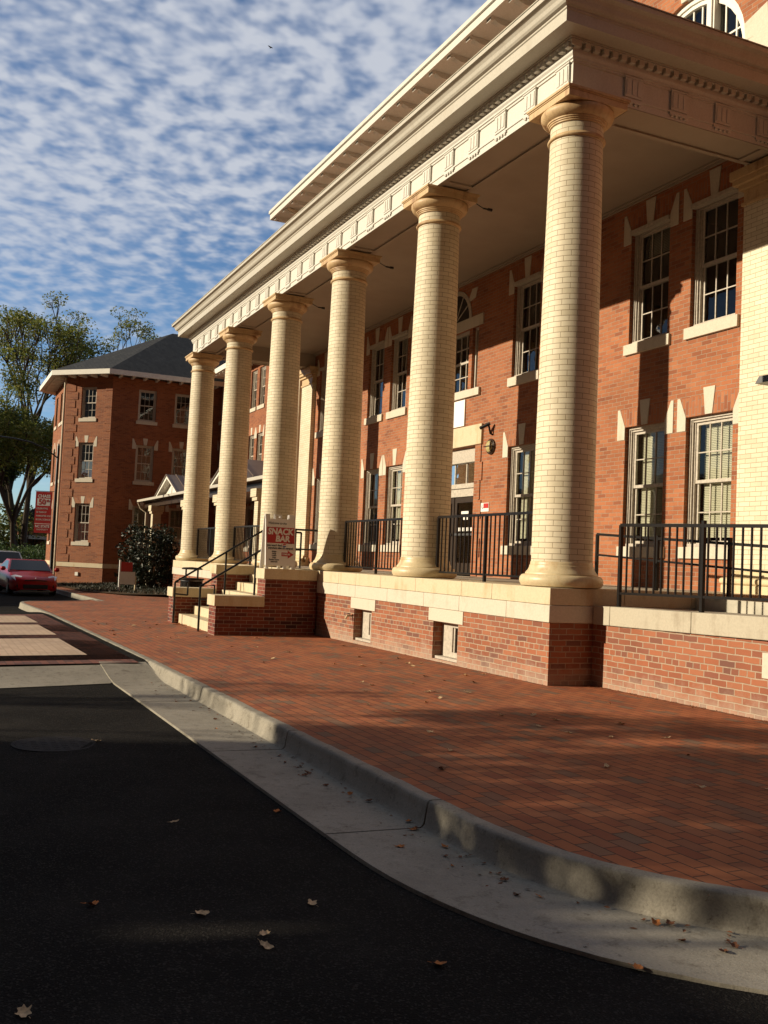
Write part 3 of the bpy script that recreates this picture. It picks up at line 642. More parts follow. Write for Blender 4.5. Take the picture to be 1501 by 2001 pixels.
# entablature
def entablature():
    def path(o): return [(HX0-o, YW-.005), (HX0-o, -.295-o), (HX1+o, -.295-o), (HX1+o, YW-.005)]
    mb = MB()
    mb.sweep([(0, 7.237), (0, 7.325), (.016, 7.328), (.016, 7.352), (0, 7.356), (0, 7.60), (.018, 7.606), (.018, 7.632), (.036, 7.640), (.036, 7.665), (.056, 7.69), (.06, 7.705), (.05, 7.71), (.05, 7.83)], path)
    o = mb.build('entablature', 'trim', hall)
    # soffits of the three beams, with sunk panels
    s = MB()
    def beam(x0, x1, y0, y1):
        w = .075; s.box(x0, x1, y0, y0+w, 7.235, 7.26); s.box(x0, x1, y1-w, y1, 7.235, 7.26); s.box(x0, x1, y0, y1, 7.262, 7.29)
    beam(HX0+.003, HX1-.003, -.292, .29)
    for x in COLS:
        for d in (-.62, .62):
          if HX0 < x+d-.1 and x+d+.1 < HX1: s.box(x+d-.045, x+d+.045, -.217, .215, 7.236, 7.261)
    for xc in (0, -18.52):
        for a in (-.285, .215): s.box(xc+a, xc+a+.07, .295, YW-.01, 7.235, 7.26)
        s.box(xc-.285, xc+.285, .295, YW-.01, 7.262, 7.29)
        for y in (.62, 2.9): s.box(xc-.21, xc+.21, y, y+.09, 7.236, 7.261)
    s.box(HX0+.3, -.29, .288, .294, 7.262, 7.66); s.box(-.292, -.288, .29, YW-.01, 7.262, 7.66); s.box(-18.24, -18.236, .29, YW-.01, 7.262, 7.66)
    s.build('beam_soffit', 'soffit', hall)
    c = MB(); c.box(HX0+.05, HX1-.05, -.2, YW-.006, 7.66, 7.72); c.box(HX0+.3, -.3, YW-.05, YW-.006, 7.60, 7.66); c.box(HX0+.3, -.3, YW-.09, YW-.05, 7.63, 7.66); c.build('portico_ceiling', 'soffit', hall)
    # triglyphs
    t = MB(); t.box(-.135, .135, -.030, 0, .0, .245); t.box(-.15, .15, -.042, .0, .245, .262)
    for k in (-1, 0, 1): t.box(k*.085-.030, k*.085+.030, -.038, -.030, .03, .215)
    t.box(-.15, .15, -.024, 0, -.06, -.032)
    for k in range(4): t.box(-.125+k*.073, -.125+k*.073+.035, -.022, 0, -.085, -.06)
    first = None
    spots = [((x, -.295, 7.357), 0) for x in [.11-.7383*i for i in range(26)]] + [((HX1, y, 7.357), R(90)) for y in (.62, 1.36, 2.10, 2.84)]
    for loc, rz in spots:
        loc = Vector(loc)-wloc(o)
        if first is None: first = t.build('triglyph', 'trim', o, local=True); first.location = loc
        else: copy_tree(first, o, loc, (0, 0, rz))
    def comb(u0, u1):
        P = [(u0, 7.828), (u0, 7.748)]; u = u0
        while u+.138 < u1: P += [(u+.078, 7.748), (u+.078, 7.815), (u+.138, 7.815), (u+.138, 7.748)]; u += .138
        return P + [(u1, 7.748), (u1, 7.828)]
    P = comb(HX0-.117, HX1+.117); d = MB(); d.xz(P, -.412, -.342); d.build('dentils', 'trim', o)
    P = comb(-.34, YW-.02)
    for x0, x1 in ((HX1+.047, HX1+.117), (HX0-.117, HX0-.047)): d = MB(); d.prism(P, lambda a, z: (x0, a, z), lambda a, z: (x1, a, z)); d.build('dentils', 'trim', o)
    k = MB()
    k.sweep([(.05, 7.832), (.14, 7.832), (.14, 7.845), (.37, 7.845), (.37, 7.835), (.385, 7.835), (.385, 7.975), (.40, 7.985), (.40, 8.005), (.415, 8.01), (.44, 8.02), (.46, 8.045), (.475, 8.09), (.50, 8.125), (.535, 8.14), (.555, 8.145), (.555, 8.205), (.52, 8.21), (.40, 8.21)], path)
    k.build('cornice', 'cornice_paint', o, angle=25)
    g = MB(); g.sweep([(.565, 8.206), (.565, 8.222), (.3, 8.225), (-1.2, 8.36), (-3.2, 8.5)], lambda q: [(HX0-q, YW), (HX0-q, max(-.295-q, -.9) if q > 0 else -.295-q), (HX1+q, -.295-q), (HX1+q, YW)] if q > -.1 else [(HX0-q, YW), (HX0-q, min(-.295-q, YW)), (HX1+q, min(-.295-q, YW)), (HX1+q, YW)])
    g.build('portico_roof', 'concrete', hall)
entablature()
def main_eave():
    ye = 2.42; xl = -20.55
    mb = MB()
    mb.box(xl, 8, ye, ye+.06, 12.40, 12.66); mb.box(xl, 8, ye-.05, ye, 12.58, 12.68); mb.box(xl, xl+.06, ye+.06, 16, 12.40, 12.66)
    mb.box(xl+.06, 8, ye+.06, YW+.1, 12.46, 12.52); mb.box(xl+.06, XL, YW+.1, 16, 12.46, 12.52)
    mb.box(XL-.06, 6, YW-.08, YW-.003, 12.05, 12.46); mb.box(XL-.11, 6, YW-.14, YW-.08, 12.30, 12.46)
    o = mb.build('main_eave', 'trim', hall)
    b = MB(); P = []
    for i in range(13):
        t = i/12; P.append((ye+.12+t*.78, 12.44-.20*t-.045*math.sin(t*2*math.pi)))
    b.prism([(ye+.12, 12.458)] + [p for p in P] + [(ye+.9, 12.458)], lambda a, z: (-.07, a, z), lambda a, z: (.07, a, z)); b.box(-.085, .085, ye+.09, ye+.16, 12.36, 12.458)
    f = None
    for k in range(25):
        x = -5.93+6*.845-k*.845
        if x < xl+.2: break
        loc = Vector((x, 0, 0))-wloc(o)
        if f is None: f = b.build('bracket', 'trim', o, local=True, angle=40); f.location = loc
        else: copy_tree(f, o, loc)
    r = MB(); r.face(((xl, ye, 12.67), (8, ye, 12.67), (3, 9.5, 15.6), (-15, 9.5, 15.6))); r.face(((xl, ye, 12.67), (-15, 9.5, 15.6), (xl, 16, 12.67))); r.face(((xl, 16, 12.67), (-15, 9.5, 15.6), (3, 9.5, 15.6), (8, 16, 12.67))); r.build('roof', 'slate', hall)
main_eave()
def ramp():
    y0, y1 = .16, .42
    s = MB(); f = MB(); w = MB()
    w.prism([(.463, -.7), (8.2, -.7), (8.2, .90), (3.2, .768), (.70, .728), (.463, .728)], lambda a, z: (a, y0, z), lambda a, z: (a, y1, z)); w.build('ramp_wall', 'brick_base', hall)
    x = .492
    for L in (.32, 1.35, 1.45, 1.5, 1.6, 1.5):
        z = lambda q: .731+.017*(q-.49) if q < 3.2 else .777+.026*(q-3.2)
        s.prism([(x, z(x)), (x+L-.006, z(x+L)), (x+L-.006, z(x+L)+.222), (x, z(x)+.222)], lambda a, q: (a, y0-.03, q), lambda a, q: (a, y1+.06, q)); x += L
    s.build('ramp_coping', 'stone_grey', hall, bevel=.008)
    f.face(((.46, y1, .93), (8.2, y1, 1.02), (8.2, YW, 1.02), (.46, YW, .93))); f.build('ramp_floor', 'concrete', hall)
    e = MB(); e.box(.3, 8, 1.72, 1.9, .9, 1.09); e.build('ramp_kerb', 'concrete', hall)
    d = MB(); d.box(3.12, 3.4, y0-.012, y0, .42, .66); d.build('vent_block', 'stone_pale', hall)
ramp()

def stairs():
    g0 = -.3
    for xo, xi in ((-7.1, -7.55), (-10.85, -10.4)):
        a, d = min(xo, xi), max(xo, xi)
        P = [(-2.40, g0), (-2.40, .445), (-1.50, .445), (-1.50, .955), (-.49, .955), (-.49, g0)]
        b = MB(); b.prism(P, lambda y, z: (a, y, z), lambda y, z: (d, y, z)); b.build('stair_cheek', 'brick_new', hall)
        c = MB(); c.box(a-.03, d+.03, -1.535, -.495, .957, 1.150); c.build('cheek_coping', 'stone', hall, bevel=.008)
        c = MB(); c.box(a-.03, d+.03, -2.435, -1.505, .447, .640); c.build('cheek_coping', 'stone', hall, bevel=.008)
    s = MB(); n = 7; zb = -.075
    for k in range(n):
        z1 = zb+(1.147-zb)*(k+1)/n; y0 = -2.28+.298*k
        L0, L1 = -10.4, -7.55; cuts = [L0, L0+.28+.1*(k % 2), (L0+L1)/2-.3+.2*(k % 3), L1]
        for q, w in zip(cuts, cuts[1:]): s.box(q+.002, w-.002, y0, y0+.33 if k < n-1 else .0, g0 if k == 0 else z1-.19, z1)
    s.build('steps', 'stone', hall, bevel=.006)
stairs()
def drain():
    mb = MB(); mb.tube([(-19.15, YW-.1, 12.2), (-19.15, YW-.1, 7.4), (-19.28, YW-.09, 7.1), (-19.28, YW-.09, .2)], .05, 10); mb.tube([(-19.15, YW-.1, 12.2), (-19.3, 2.6, 12.45)], .05, 10); mb.build('drain_pipe', 'pipe', hall)
drain()

# ------------------------------------------------------------------ railings
def railing(pts, zb, zt, lab, name='guard_railing', grp='black guard railings along the portico', balusters=True, post_every=99, cat='railing', feet=0.0):
    (x0, y0), (x1, y1) = pts; L = math.hypot(x1-x0, y1-y0); a = math.atan2(y1-y0, x1-x0)
    zb0, zb1 = zb; zt0, zt1 = zt; sl = (zb1-zb0)/L; st = (zt1-zt0)/L
    r = thing(name, lab, cat, (x0, y0, zb0), a, grp)
    H = zt0-zb0
    mb = MB(); mb.tube([(0, 0, H), (L, 0, H+st*L)], .026, 4, square=True); mb.build('top_rail', 'metal_black', r, local=True)
    if not balusters:
        mb = MB(); mb.tube([(0, 0, H*.62), (L, 0, H*.62+st*L)], .02, 4, square=True); mb.build('mid_rail', 'metal_black', r, local=True)
    else:
        mb = MB(); mb.tube([(0, 0, .10+feet), (L, 0, .10+feet+sl*L)], .02, 4, square=True); mb.build('bottom_rail', 'metal_black', r, local=True)
        n = max(2, round(L/.121)); pb = MB(); pb.tube([(0, 0, .10+feet), (0, 0, H)], .0125, 4, square=True); f = None
        for k in range(1, n):
            x = L*k/n
            if f is None: f = pb.build('baluster', 'metal_black', r, local=True); f.location = (x, 0, sl*x)
            else: copy_tree(f, r, (x, 0, sl*x)).scale.z = (H+(st-sl)*x)/H
    pp = MB(); pp.tube([(0, 0, -.02), (0, 0, H)], .028, 4, square=True); f = None
    m = max(1, round(L/post_every))
    for k in range(m+1):
        x = L*k/m
        if f is None: f = pp.build('post', 'metal_black', r, local=True)
        else: copy_tree(f, r, (x, 0, sl*x))
    return r
names = ['between the two nearest portico columns', 'between the second and third nearest columns', None, 'between the two columns left of the sandwich board', 'between the two farthest portico columns']
for i, nm in enumerate(names):
    if nm: railing(((COLS[i+1]+.42, .0), (COLS[i]-.42, .0)), (1.148, 1.148), (2.09, 2.09), 'black steel guard railing with upright bars ' + nm, post_every=1.5)
railing(((.72, .33), (7.6, .33)), (.955, 1.09), (1.925, 1.79), 'long black guard railing standing on the stone coping of the ramp', post_every=1.37, feet=.06)
railing(((-1.7, 1.81), (3.6, 1.81)), (1.12, 1.0), (1.91, 1.64), 'low black two-bar handrail behind the ramp railing', name='ramp_handrail', grp=None, balusters=False, post_every=1.3)
def handrail(x, lab, wide):
    r = thing('stair_handrail', lab, 'handrail', (x, -2.45, -.08), 0, None)
    mb = MB(); y = lambda q: q+2.45
    top = [(0, 0, .84), (0, y(-.62), 1.92+.08), (0, y(-.30), 1.92+.08), (0, y(.25), 1.92+.08)]
    mb.tube([(0, .27, .58), (0, .27, .84+.02), (0, .0, .84)] + top[1:], .021, 8); mb.build('hand_bar', 'metal_black', r, local=True)
    for yy, z0, z1 in ((0, 0, .84), (1.05, .52, 1.49), (1.83, 1.06, 2.0), (2.7, 1.22, 2.0)):
        p = MB(); p.tube([(0, yy, z0), (0, yy, z1)], .022, 8); p.build('post', 'metal_black', r, local=True)
    p = MB(); p.tube([(0, .0, .60), (0, .27, .58)], .016, 8); p.build('end_loop', 'metal_black', r, local=True)
    p = MB(); p.tube([(0, 1.83, 1.62), (0, 2.7, 1.62)], .016, 8); p.build('lower_bar', 'metal_black', r, local=True)
handrail(-8.05, 'sloping black handrail on the steps nearer to the sandwich board', 1)
handrail(-10.12, 'sloping black handrail on the steps beside the litter bin side', 0)

# ------------------------------------------------------------------ the wing with the canted corner
wing = thing('canted_wing', 'three-storey red brick wing with a canted corner, white eaves and slate roof', 'building', (-44, 4, -.5))
def wing_build():
    Z0, Z1 = -.9, 10.25
    P = [(-41.2, 6.6), (-41.2, 1.0), (-43.2, -1.0), (-48.6, -1.0), (-50.6, 1.0), (-50.6, 20), (-41.2, 20)]
    rows = [(1.70, 3.68), (4.95, 6.82), (8.08, 9.70)]
    wall = MB(); wall.recalc = False; spots = []
    def side(p, q, offs):
        p, q = Vector(p), Vector(q); L = (q-p).length; d = (q-p)/L; n = Vector((d.y, -d.x))       # outward is to the right of p->q
        f = lambda u, v, dd: (*(p+d*u-n*dd), v)
        holes = [(o-.46, o+.46, a, b) for o in offs for a, b in rows]
        wall_holes(wall, 0, L, Z0, Z1, holes, f)
        rz = math.atan2(d.y, d.x)
        for o in offs:
            for k, (a, b) in enumerate(rows): spots.append(((*(p+d*o), a), rz, k))
    # +X face seen from outside runs from its left (near) end to the right (deeper) end
    side((-41.2, 1.0), (-41.2, 6.6), [1.78, 3.66]); side((-43.2, -1.0), (-41.2, 1.0), [1.38]); side((-48.6, -1.0), (-43.2, -1.0), [1.2, 3.2, 4.4])
    side((-50.6, 1.0), (-48.6, -1.0), []); wall.face([(-50.6, 1, Z0), (-50.6, 20, Z0), (-50.6, 20, Z1), (-50.6, 1, Z1)]); 
    # recessed range between wing and hall
    p0 = (-41.2, 6.6); rec = [.25, 2.6, 4.0, 6.6, 7.35, 10.4, 11.8, 14.2, 15.6, 18.0, 19.4]
    rr = rows; rows = [(1.75, 3.75), (5.15, 7.12), (8.42, 10.25)]; Z1 = 10.72; side(p0, (XL, 6.6), [.9, 2.6, 4.9, 6.3, 7.4, 8.9, 11.5, 13, 15.6, 17.1, 19.7][:0] + [.62, 2.9, 4.3, 6.05, 7.35, 9.8, 11.2, 13.8, 15.2, 17.8, 19.2])
    wall.face(((-41.2, 16, Z0), (XL, 16, Z0), (XL, 16, Z1), (-41.2, 16, Z1)))
    wall.build('wall', 'brick_dark', wing)
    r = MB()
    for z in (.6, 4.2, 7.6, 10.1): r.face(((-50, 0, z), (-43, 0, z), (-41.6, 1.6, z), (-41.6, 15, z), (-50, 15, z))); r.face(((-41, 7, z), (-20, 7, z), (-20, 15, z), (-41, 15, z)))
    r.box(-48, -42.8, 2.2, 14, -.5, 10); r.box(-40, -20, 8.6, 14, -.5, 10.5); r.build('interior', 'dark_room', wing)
    protos = {}
    hs = {}
    for loc, rz, k in spots:
        h = round((rows[k][1]-rows[k][0]) if loc[1] > 6.5 else (rr[k][1]-rr[k][0]), 2); key = (h, k == 2)
        L = Vector(loc)-wloc(wing)
        if key not in protos:
            o = make_window(wing, .92, h, blind=.9 if k == 0 else 0, surround=(k < 2), ks=.36); protos[key] = o
            o.location = L; o.rotation_euler = (0, 0, rz)
        else: copy_tree(protos[key], wing, L, (0, 0, rz))
    # stone base band
    b = MB()
    def band(p, q, z0, z1, pr, mb):
        p, q = Vector(p), Vector(q); d = (q-p).normalized(); n = Vector((d.y, -d.x)); mb.prism([(0, 0), ((q-p).length, 0), ((q-p).length, -.05), (0, -.05)], lambda u, w: (*(p+d*u-n*w+n*(pr-.0)), z0), lambda u, w: (*(p+d*u-n*w+n*(pr-.0)), z1))
    for p, q in (((-41.2, 1.0), (-41.2, 6.6)), ((-43.2, -1.0), (-41.2, 1.0)), ((-48.6, -1.0), (-43.2, -1.0))): band(p, q, .42, .64, -.02, b)
    b.build('base_band', 'stone', wing)
    # rusticated quoins on the canted side
    q = MB(); p, e = Vector((-43.2, -1.0)), Vector((-41.2, 1.0)); d = (e-p).normalized(); n = Vector((d.y, -d.x)); L = (e-p).length
    def blk(a, c, z0, z1, pr=.028): q.prism([(a, pr), (c, pr), (c, -.03), (a, -.03)], lambda u, w: (*(p+d*u+n*w), z0), lambda u, w: (*(p+d*u+n*w), z1))
    for sd in (0, 1):
        q = MB(); k = 0; z = .66
        while z < 9.9:
            blk(*((.02, .56 if k % 2 else .72) if sd == 0 else (L-(.42 if k % 2 else .30), L)), z, z+.375); blk(*((.03, .50) if sd == 0 else (L-.28, L-.01)), z+.37, z+.425, .012); z += .42; k += 1
        q.build('quoins', 'brick_dark', wing)
    # eaves and roof
    ov = .85; E = [(-41.2+ov, 20), (-41.2+ov, 1.0-.35), (-43.2+.35, -1.0-ov), (-48.6-.35, -1.0-ov), (-50.6-ov, 1.0-.35), (-50.6-ov, 20)]
    ez = 10.42; m = MB()
    for a, c in zip(E, E[1:]):
        a, c = Vector(a), Vector(c); dd = (c-a).normalized(); nn = Vector((-dd.y, dd.x)) if False else Vector((dd.y, -dd.x))
        cen = Vector((-46, 8)); nn = nn if (cen-a).dot(nn) > 0 else -nn
        m.prism([(a.x, a.y), (c.x, c.y), (c.x+nn.x*.05, c.y+nn.y*.05), (a.x+nn.x*.05, a.y+nn.y*.05)], lambda x, y: (x, y, ez-.22), lambda x, y: (x, y, ez+.03))
    m.face([(x, y, ez-.10) for x, y in E]); m.build('eave', 'trim_white', wing)
    br = MB()
    for yy in [1.3+.62*i for i in range(9)]: br.box(-41.2, -41.2+.6, yy-.06, yy+.06, ez-.26, ez-.11)
    for t in (.5, 1.15, 1.8, 2.45):
        a = p+d*t; T = Matrix.Translation((a.x, a.y, 0)) @ Matrix.Rotation(math.atan2(d.y, d.x), 4, 'Z'); br.box(-.06, .06, -.6, 0, ez-.26, ez-.11, T=T)
    for i in range(8): br.box(-48.4+i*.68-.06, -48.4+i*.68+.06, -1.6, -1.0, ez-.26, ez-.11)
    br.build('eave_brackets', 'trim_white', wing)
    ro = MB(); A = (-46, 4.9, 13.9); B = (-46, 20, 13.9); F = [(x, y, ez+.02) for x, y in E]
    ro.face((F[0], F[1], A, B)); ro.face((F[1], F[2], A)); ro.face((F[2], F[3], A)); ro.face((F[3], F[4], A)); ro.face((F[4], F[5], B, A)); ro.build('roof', 'slate', wing)
    e2 = MB(); e2.box(-40.4, XL, 5.75, 5.81, 10.62, 10.88); e2.box(-40.4, XL, 5.81, 6.6, 10.70, 10.75)
    for i in range(32): e2.box(-40.1+i*.64-.05, -40.1+i*.64+.05, 5.85, 6.6, 10.56, 10.70)
    e2.build('eave', 'trim_white', wing)
    r2_ = MB(); r2_.face(((-42, 5.75, 10.88), (XL, 5.75, 10.88), (XL, 10.5, 13.6), (-42, 10.5, 13.6))); r2_.face(((-42, 16, 10.88), (XL, 16, 10.88), (XL, 10.5, 13.6), (-42, 10.5, 13.6))); r2_.build('roof', 'slate', wing)
    dp = MB(); dp.tube([(-43.32, -1.09, 10.2), (-43.32, -1.09, -.4)], .06, 8); dp.build('drain_pipe', 'pipe', wing)
    ut = MB(); c = p+d*1.3+n*.03; ut.box(-.09, .09, -.04, .04, -.02, .16, T=Matrix.Translation((c.x, c.y, 0)) @ Matrix.Rotation(math.atan2(d.y, d.x), 4, 'Z')); ut.build('wall_box', 'trim_white', wing)
wing_build()
def porch():
    po = thing('side_porch', 'low porch with brown standing-seam roof and small white gables beyond the columns', 'porch', (-30, 2.6, -.3))
    r = MB(); y0, y1, z0, z1 = 2.5, 6.55, 3.93, 5.0
    r.face(((-40.4, y0, z0), (-19.8, y0, z0), (-19.8, y1, z1), (-40.4, y1, z1))); 
    k = 0; x = -40.2
    while x < -19.8: r.prism([(y0, z0), (y1, z1), (y1, z1+.05), (y0, z0+.05)], lambda a, b: (x, a, b), lambda a, b: (x+.035, a, b)); x += .45
    o = r.build('roof', 'seam_metal', po)
    g = MB(); g.box(-40.5, -19.8, y0-.10, y0, z0-.09, z0+.02); g.build('gutter', 'cornice_paint', po)
    g = MB(); g.box(-40.4, -19.8, y0+.25, y0+.5, z0-.36, z0-.10); g.box(-40.4, -19.8, y0+.05, y1, z0-.098, z0-.06); g.build('porch_beam', 'bronze', po)
    for c in (-34.1, -24.3):
        gb = MB(); w, h = 2.1, .78
        gb.prism([(c-w, z0+.05), (c+w, z0+.05), (c, z0+.05+h)], lambda a, b: (a, y0+.25, b), lambda a, b: (a, y0+.3, b))
        for s in (-1, 1): gb.prism([(c+s*(w+.12), z0+.02), (c+s*(w-.1), z0+.02), (c, z0+h-.04), (c, z0+h+.12)], lambda a, b: (a, y0-.05, b), lambda a, b: (a, y0+.25, b))
        gg = gb.build('gable', 'trim_white', po)
        rr = MB()
        for s in (-1, 1):
            f = lambda t, y: (c+s*(w+.15)*(1-t), y, z0+.045+(h+.10)*t)
            rr.face((f(0, y0-.08), f(1, y0-.08), f(1, y0+3.1), f(0, y0+.1)))
            for q in (.12, .45, .78):
                a, b = f(0, y0-.08), f(1, y0-.08); yy = y0+q*3.0
                rr.tube([(c+s*(w+.15)*(1-q*.95), yy, z0+.07+(h+.1)*q*.95), (c, yy, z0+.075+h+.10)], .025, 4, square=True)
            rr.tube([f(0, y0-.08), f(1, y0-.08)], .03, 4, square=True)
        rr.build('gable_roof', 'seam_metal', gg)
    f = None
    for x in (-37.9, -31.2, -26.0, -21.2):
        pb = MB(); pb.box(-.2, .2, -.2, .2, 0, 3.5); pb.box(-.27, .27, -.27, .27, 3.5, 3.62); pb.box(-.32, .32, -.32, .32, 3.62, 3.9); pb.box(-.3, .3, -.3, .3, -.4, .25)
        loc = Vector((x, y0+.35, 0))-wloc(po); loc.z = 0
        if f is None: f = pb.build('post', 'cream_brick', po, local=True, bevel=.01); f.location = loc
        else: copy_tree(f, po, loc)
    d = MB(); d.tube([(-40.45, y0-.04, z0-.12), (-40.45, y0+.1, z0-.4), (-40.3, y0+.35, z0-.6), (-40.3, y0+.35, 0)], .05, 8); d.build('drain_pipe', 'pipe', po)
porch()

# ------------------------------------------------------------------ small things on the hall
def wall_things():
    r = thing('wall_lamp', 'round brass-coloured bulkhead lamp on the brick beside the door', 'lamp', (-7.50, YW, 3.86))
    def disc(mb, r0, y0, y1, n=28):
        mb.prism([(r0*math.cos(2*math.pi*i/n), r0*1.0*math.sin(2*math.pi*i/n)) for i in range(n)], lambda a, b: (a, y0, b), lambda a, b: (a, y1, b))
    mb = MB(); disc(mb, .165, -.04, 0); disc(mb, .145, -.06, -.04); mb.build('housing', 'bronze', r, local=True, bevel=.012)
    mb = MB(); n = 14
    for i in range(n):
        a0, a1 = math.pi/2*i/n, math.pi/2*(i+1)/n
        for j in range(28):
            b0, b1 = 2*math.pi*j/28, 2*math.pi*(j+1)/28
            mb.face([(.12*math.sin(a)*math.cos(b), -.06-.045*math.cos(a), .12*math.sin(a)*math.sin(b)) for a, b in ((a0, b0), (a1, b0), (a1, b1), (a0, b1))], 0, True)
    mb.build('lens', 'amber', r, local=True)
    mb = MB(); mb.box(-.14, .14, -.115, -.04, -.009, .009); mb.tube([(.08, -.04, -.12), (.09, -.09, -.08), (.095, -.105, 0), (.09, -.09, .08), (.08, -.04, .12)], .010, 6); mb.build('cage', 'bronze', r, local=True)
    c = thing('security_camera', 'small black security camera on a bracket above the wall lamp', 'camera', (-7.47, YW, 4.23))
    mb = MB(); mb.tube([(0, 0, -.12), (0, -.06, -.1), (.0, -.1, .05), (-.05, -.16, .09)], .022, 8); mb.build('bracket', 'metal_black', c, local=True)
    mb = MB(); mb.tube([(.03, -.1, .10), (-.15, -.22, .01)], .036, 10); mb.build('body', 'metal_black', c, local=True)
    s = thing('wall_notice', 'small white notice with red panel on the brick right of the door', 'sign', (-7.66, YW, 2.60))
    mb = MB(); mb.box(-.16, .16, -.012, 0, -.09, .09); mb.build('plate', 'white_sign', s, local=True)
    mb = MB(); mb.box(-.05, .15, -.016, -.012, -.02, .08); mb.build('red_panel', 'red_sign', s, local=True)
    mb = MB(); mb.tube([(-.1, -.014, .05), (-.12, -.014, 0), (-.08, -.014, -.03), (-.07, -.014, .0)], .006, 5); mb.build('symbol', 'blue_print', s, local=True)
    b = MB(); b.box(-9.85, -8.66, YW-.03, YW-.004, 4.42, 5.0); o = b.build('white_banner', 'room_white'); tag(o, 'blank white banner on the brick above the door lintel', 'banner')
    l = thing('arm_lamp', 'grey fluorescent lamp on an arm at the right edge of the cream pilaster', 'lamp', (.60, YW-.13, 3.95))
    mb = MB(); mb.box(-.03, .03, -.35, 0, .07, .13); mb.build('arm', 'rust', l, local=True)
    mb = MB(); mb.prism([(-.25, 0), (.25, 0), (.18, .09), (-.18, .09)], lambda a, z: (a+.1, -.62, z-.02), lambda a, z: (a+.1, -.2, z-.02)); mb.build('shade', 'rust', l, local=True)
    t = thing('hose_tap', 'old brass hose tap on the base wall beside the far cellar window', 'tap', (-5.43, -.463, .42))
    mb = MB(); mb.tube([(0, 0, 0), (0, -.09, 0), (0, -.12, -.05)], .018, 8); mb.build('spout', 'terra', t, local=True)
    mb = MB(); mb.lathe([(.0, 0), (.035, 0), (.035, .012), (0, .012)], 12, (0, -.07, .03)); mb.build('handle', 'rust', t, local=True)
    # soffit spot lamps behind the capitals
    for i, x in enumerate(COLS[1:4]):
        q = thing('soffit_lamp', 'small dark twin spot lamp under the portico ceiling behind the %s column' % ['second nearest', 'third nearest', 'fourth nearest'][i], 'lamp', (x+.3, .72, 7.10), 0, 'spot lamps behind the column capitals')
        mb = MB(); mb.tube([(0, 0, 0), (0, .07, 0)], .024, 10); mb.tube([(0, -.09, 0), (0, 0, 0)], .014, 8); mb.build('lamp_head', 'metal_black', q, local=True)
        mb = MB(); mb.tube([(0, -.09, 0), (0, -.42, .13)], .007, 6); mb.build('stem', 'metal_black', q, local=True)
wall_things()

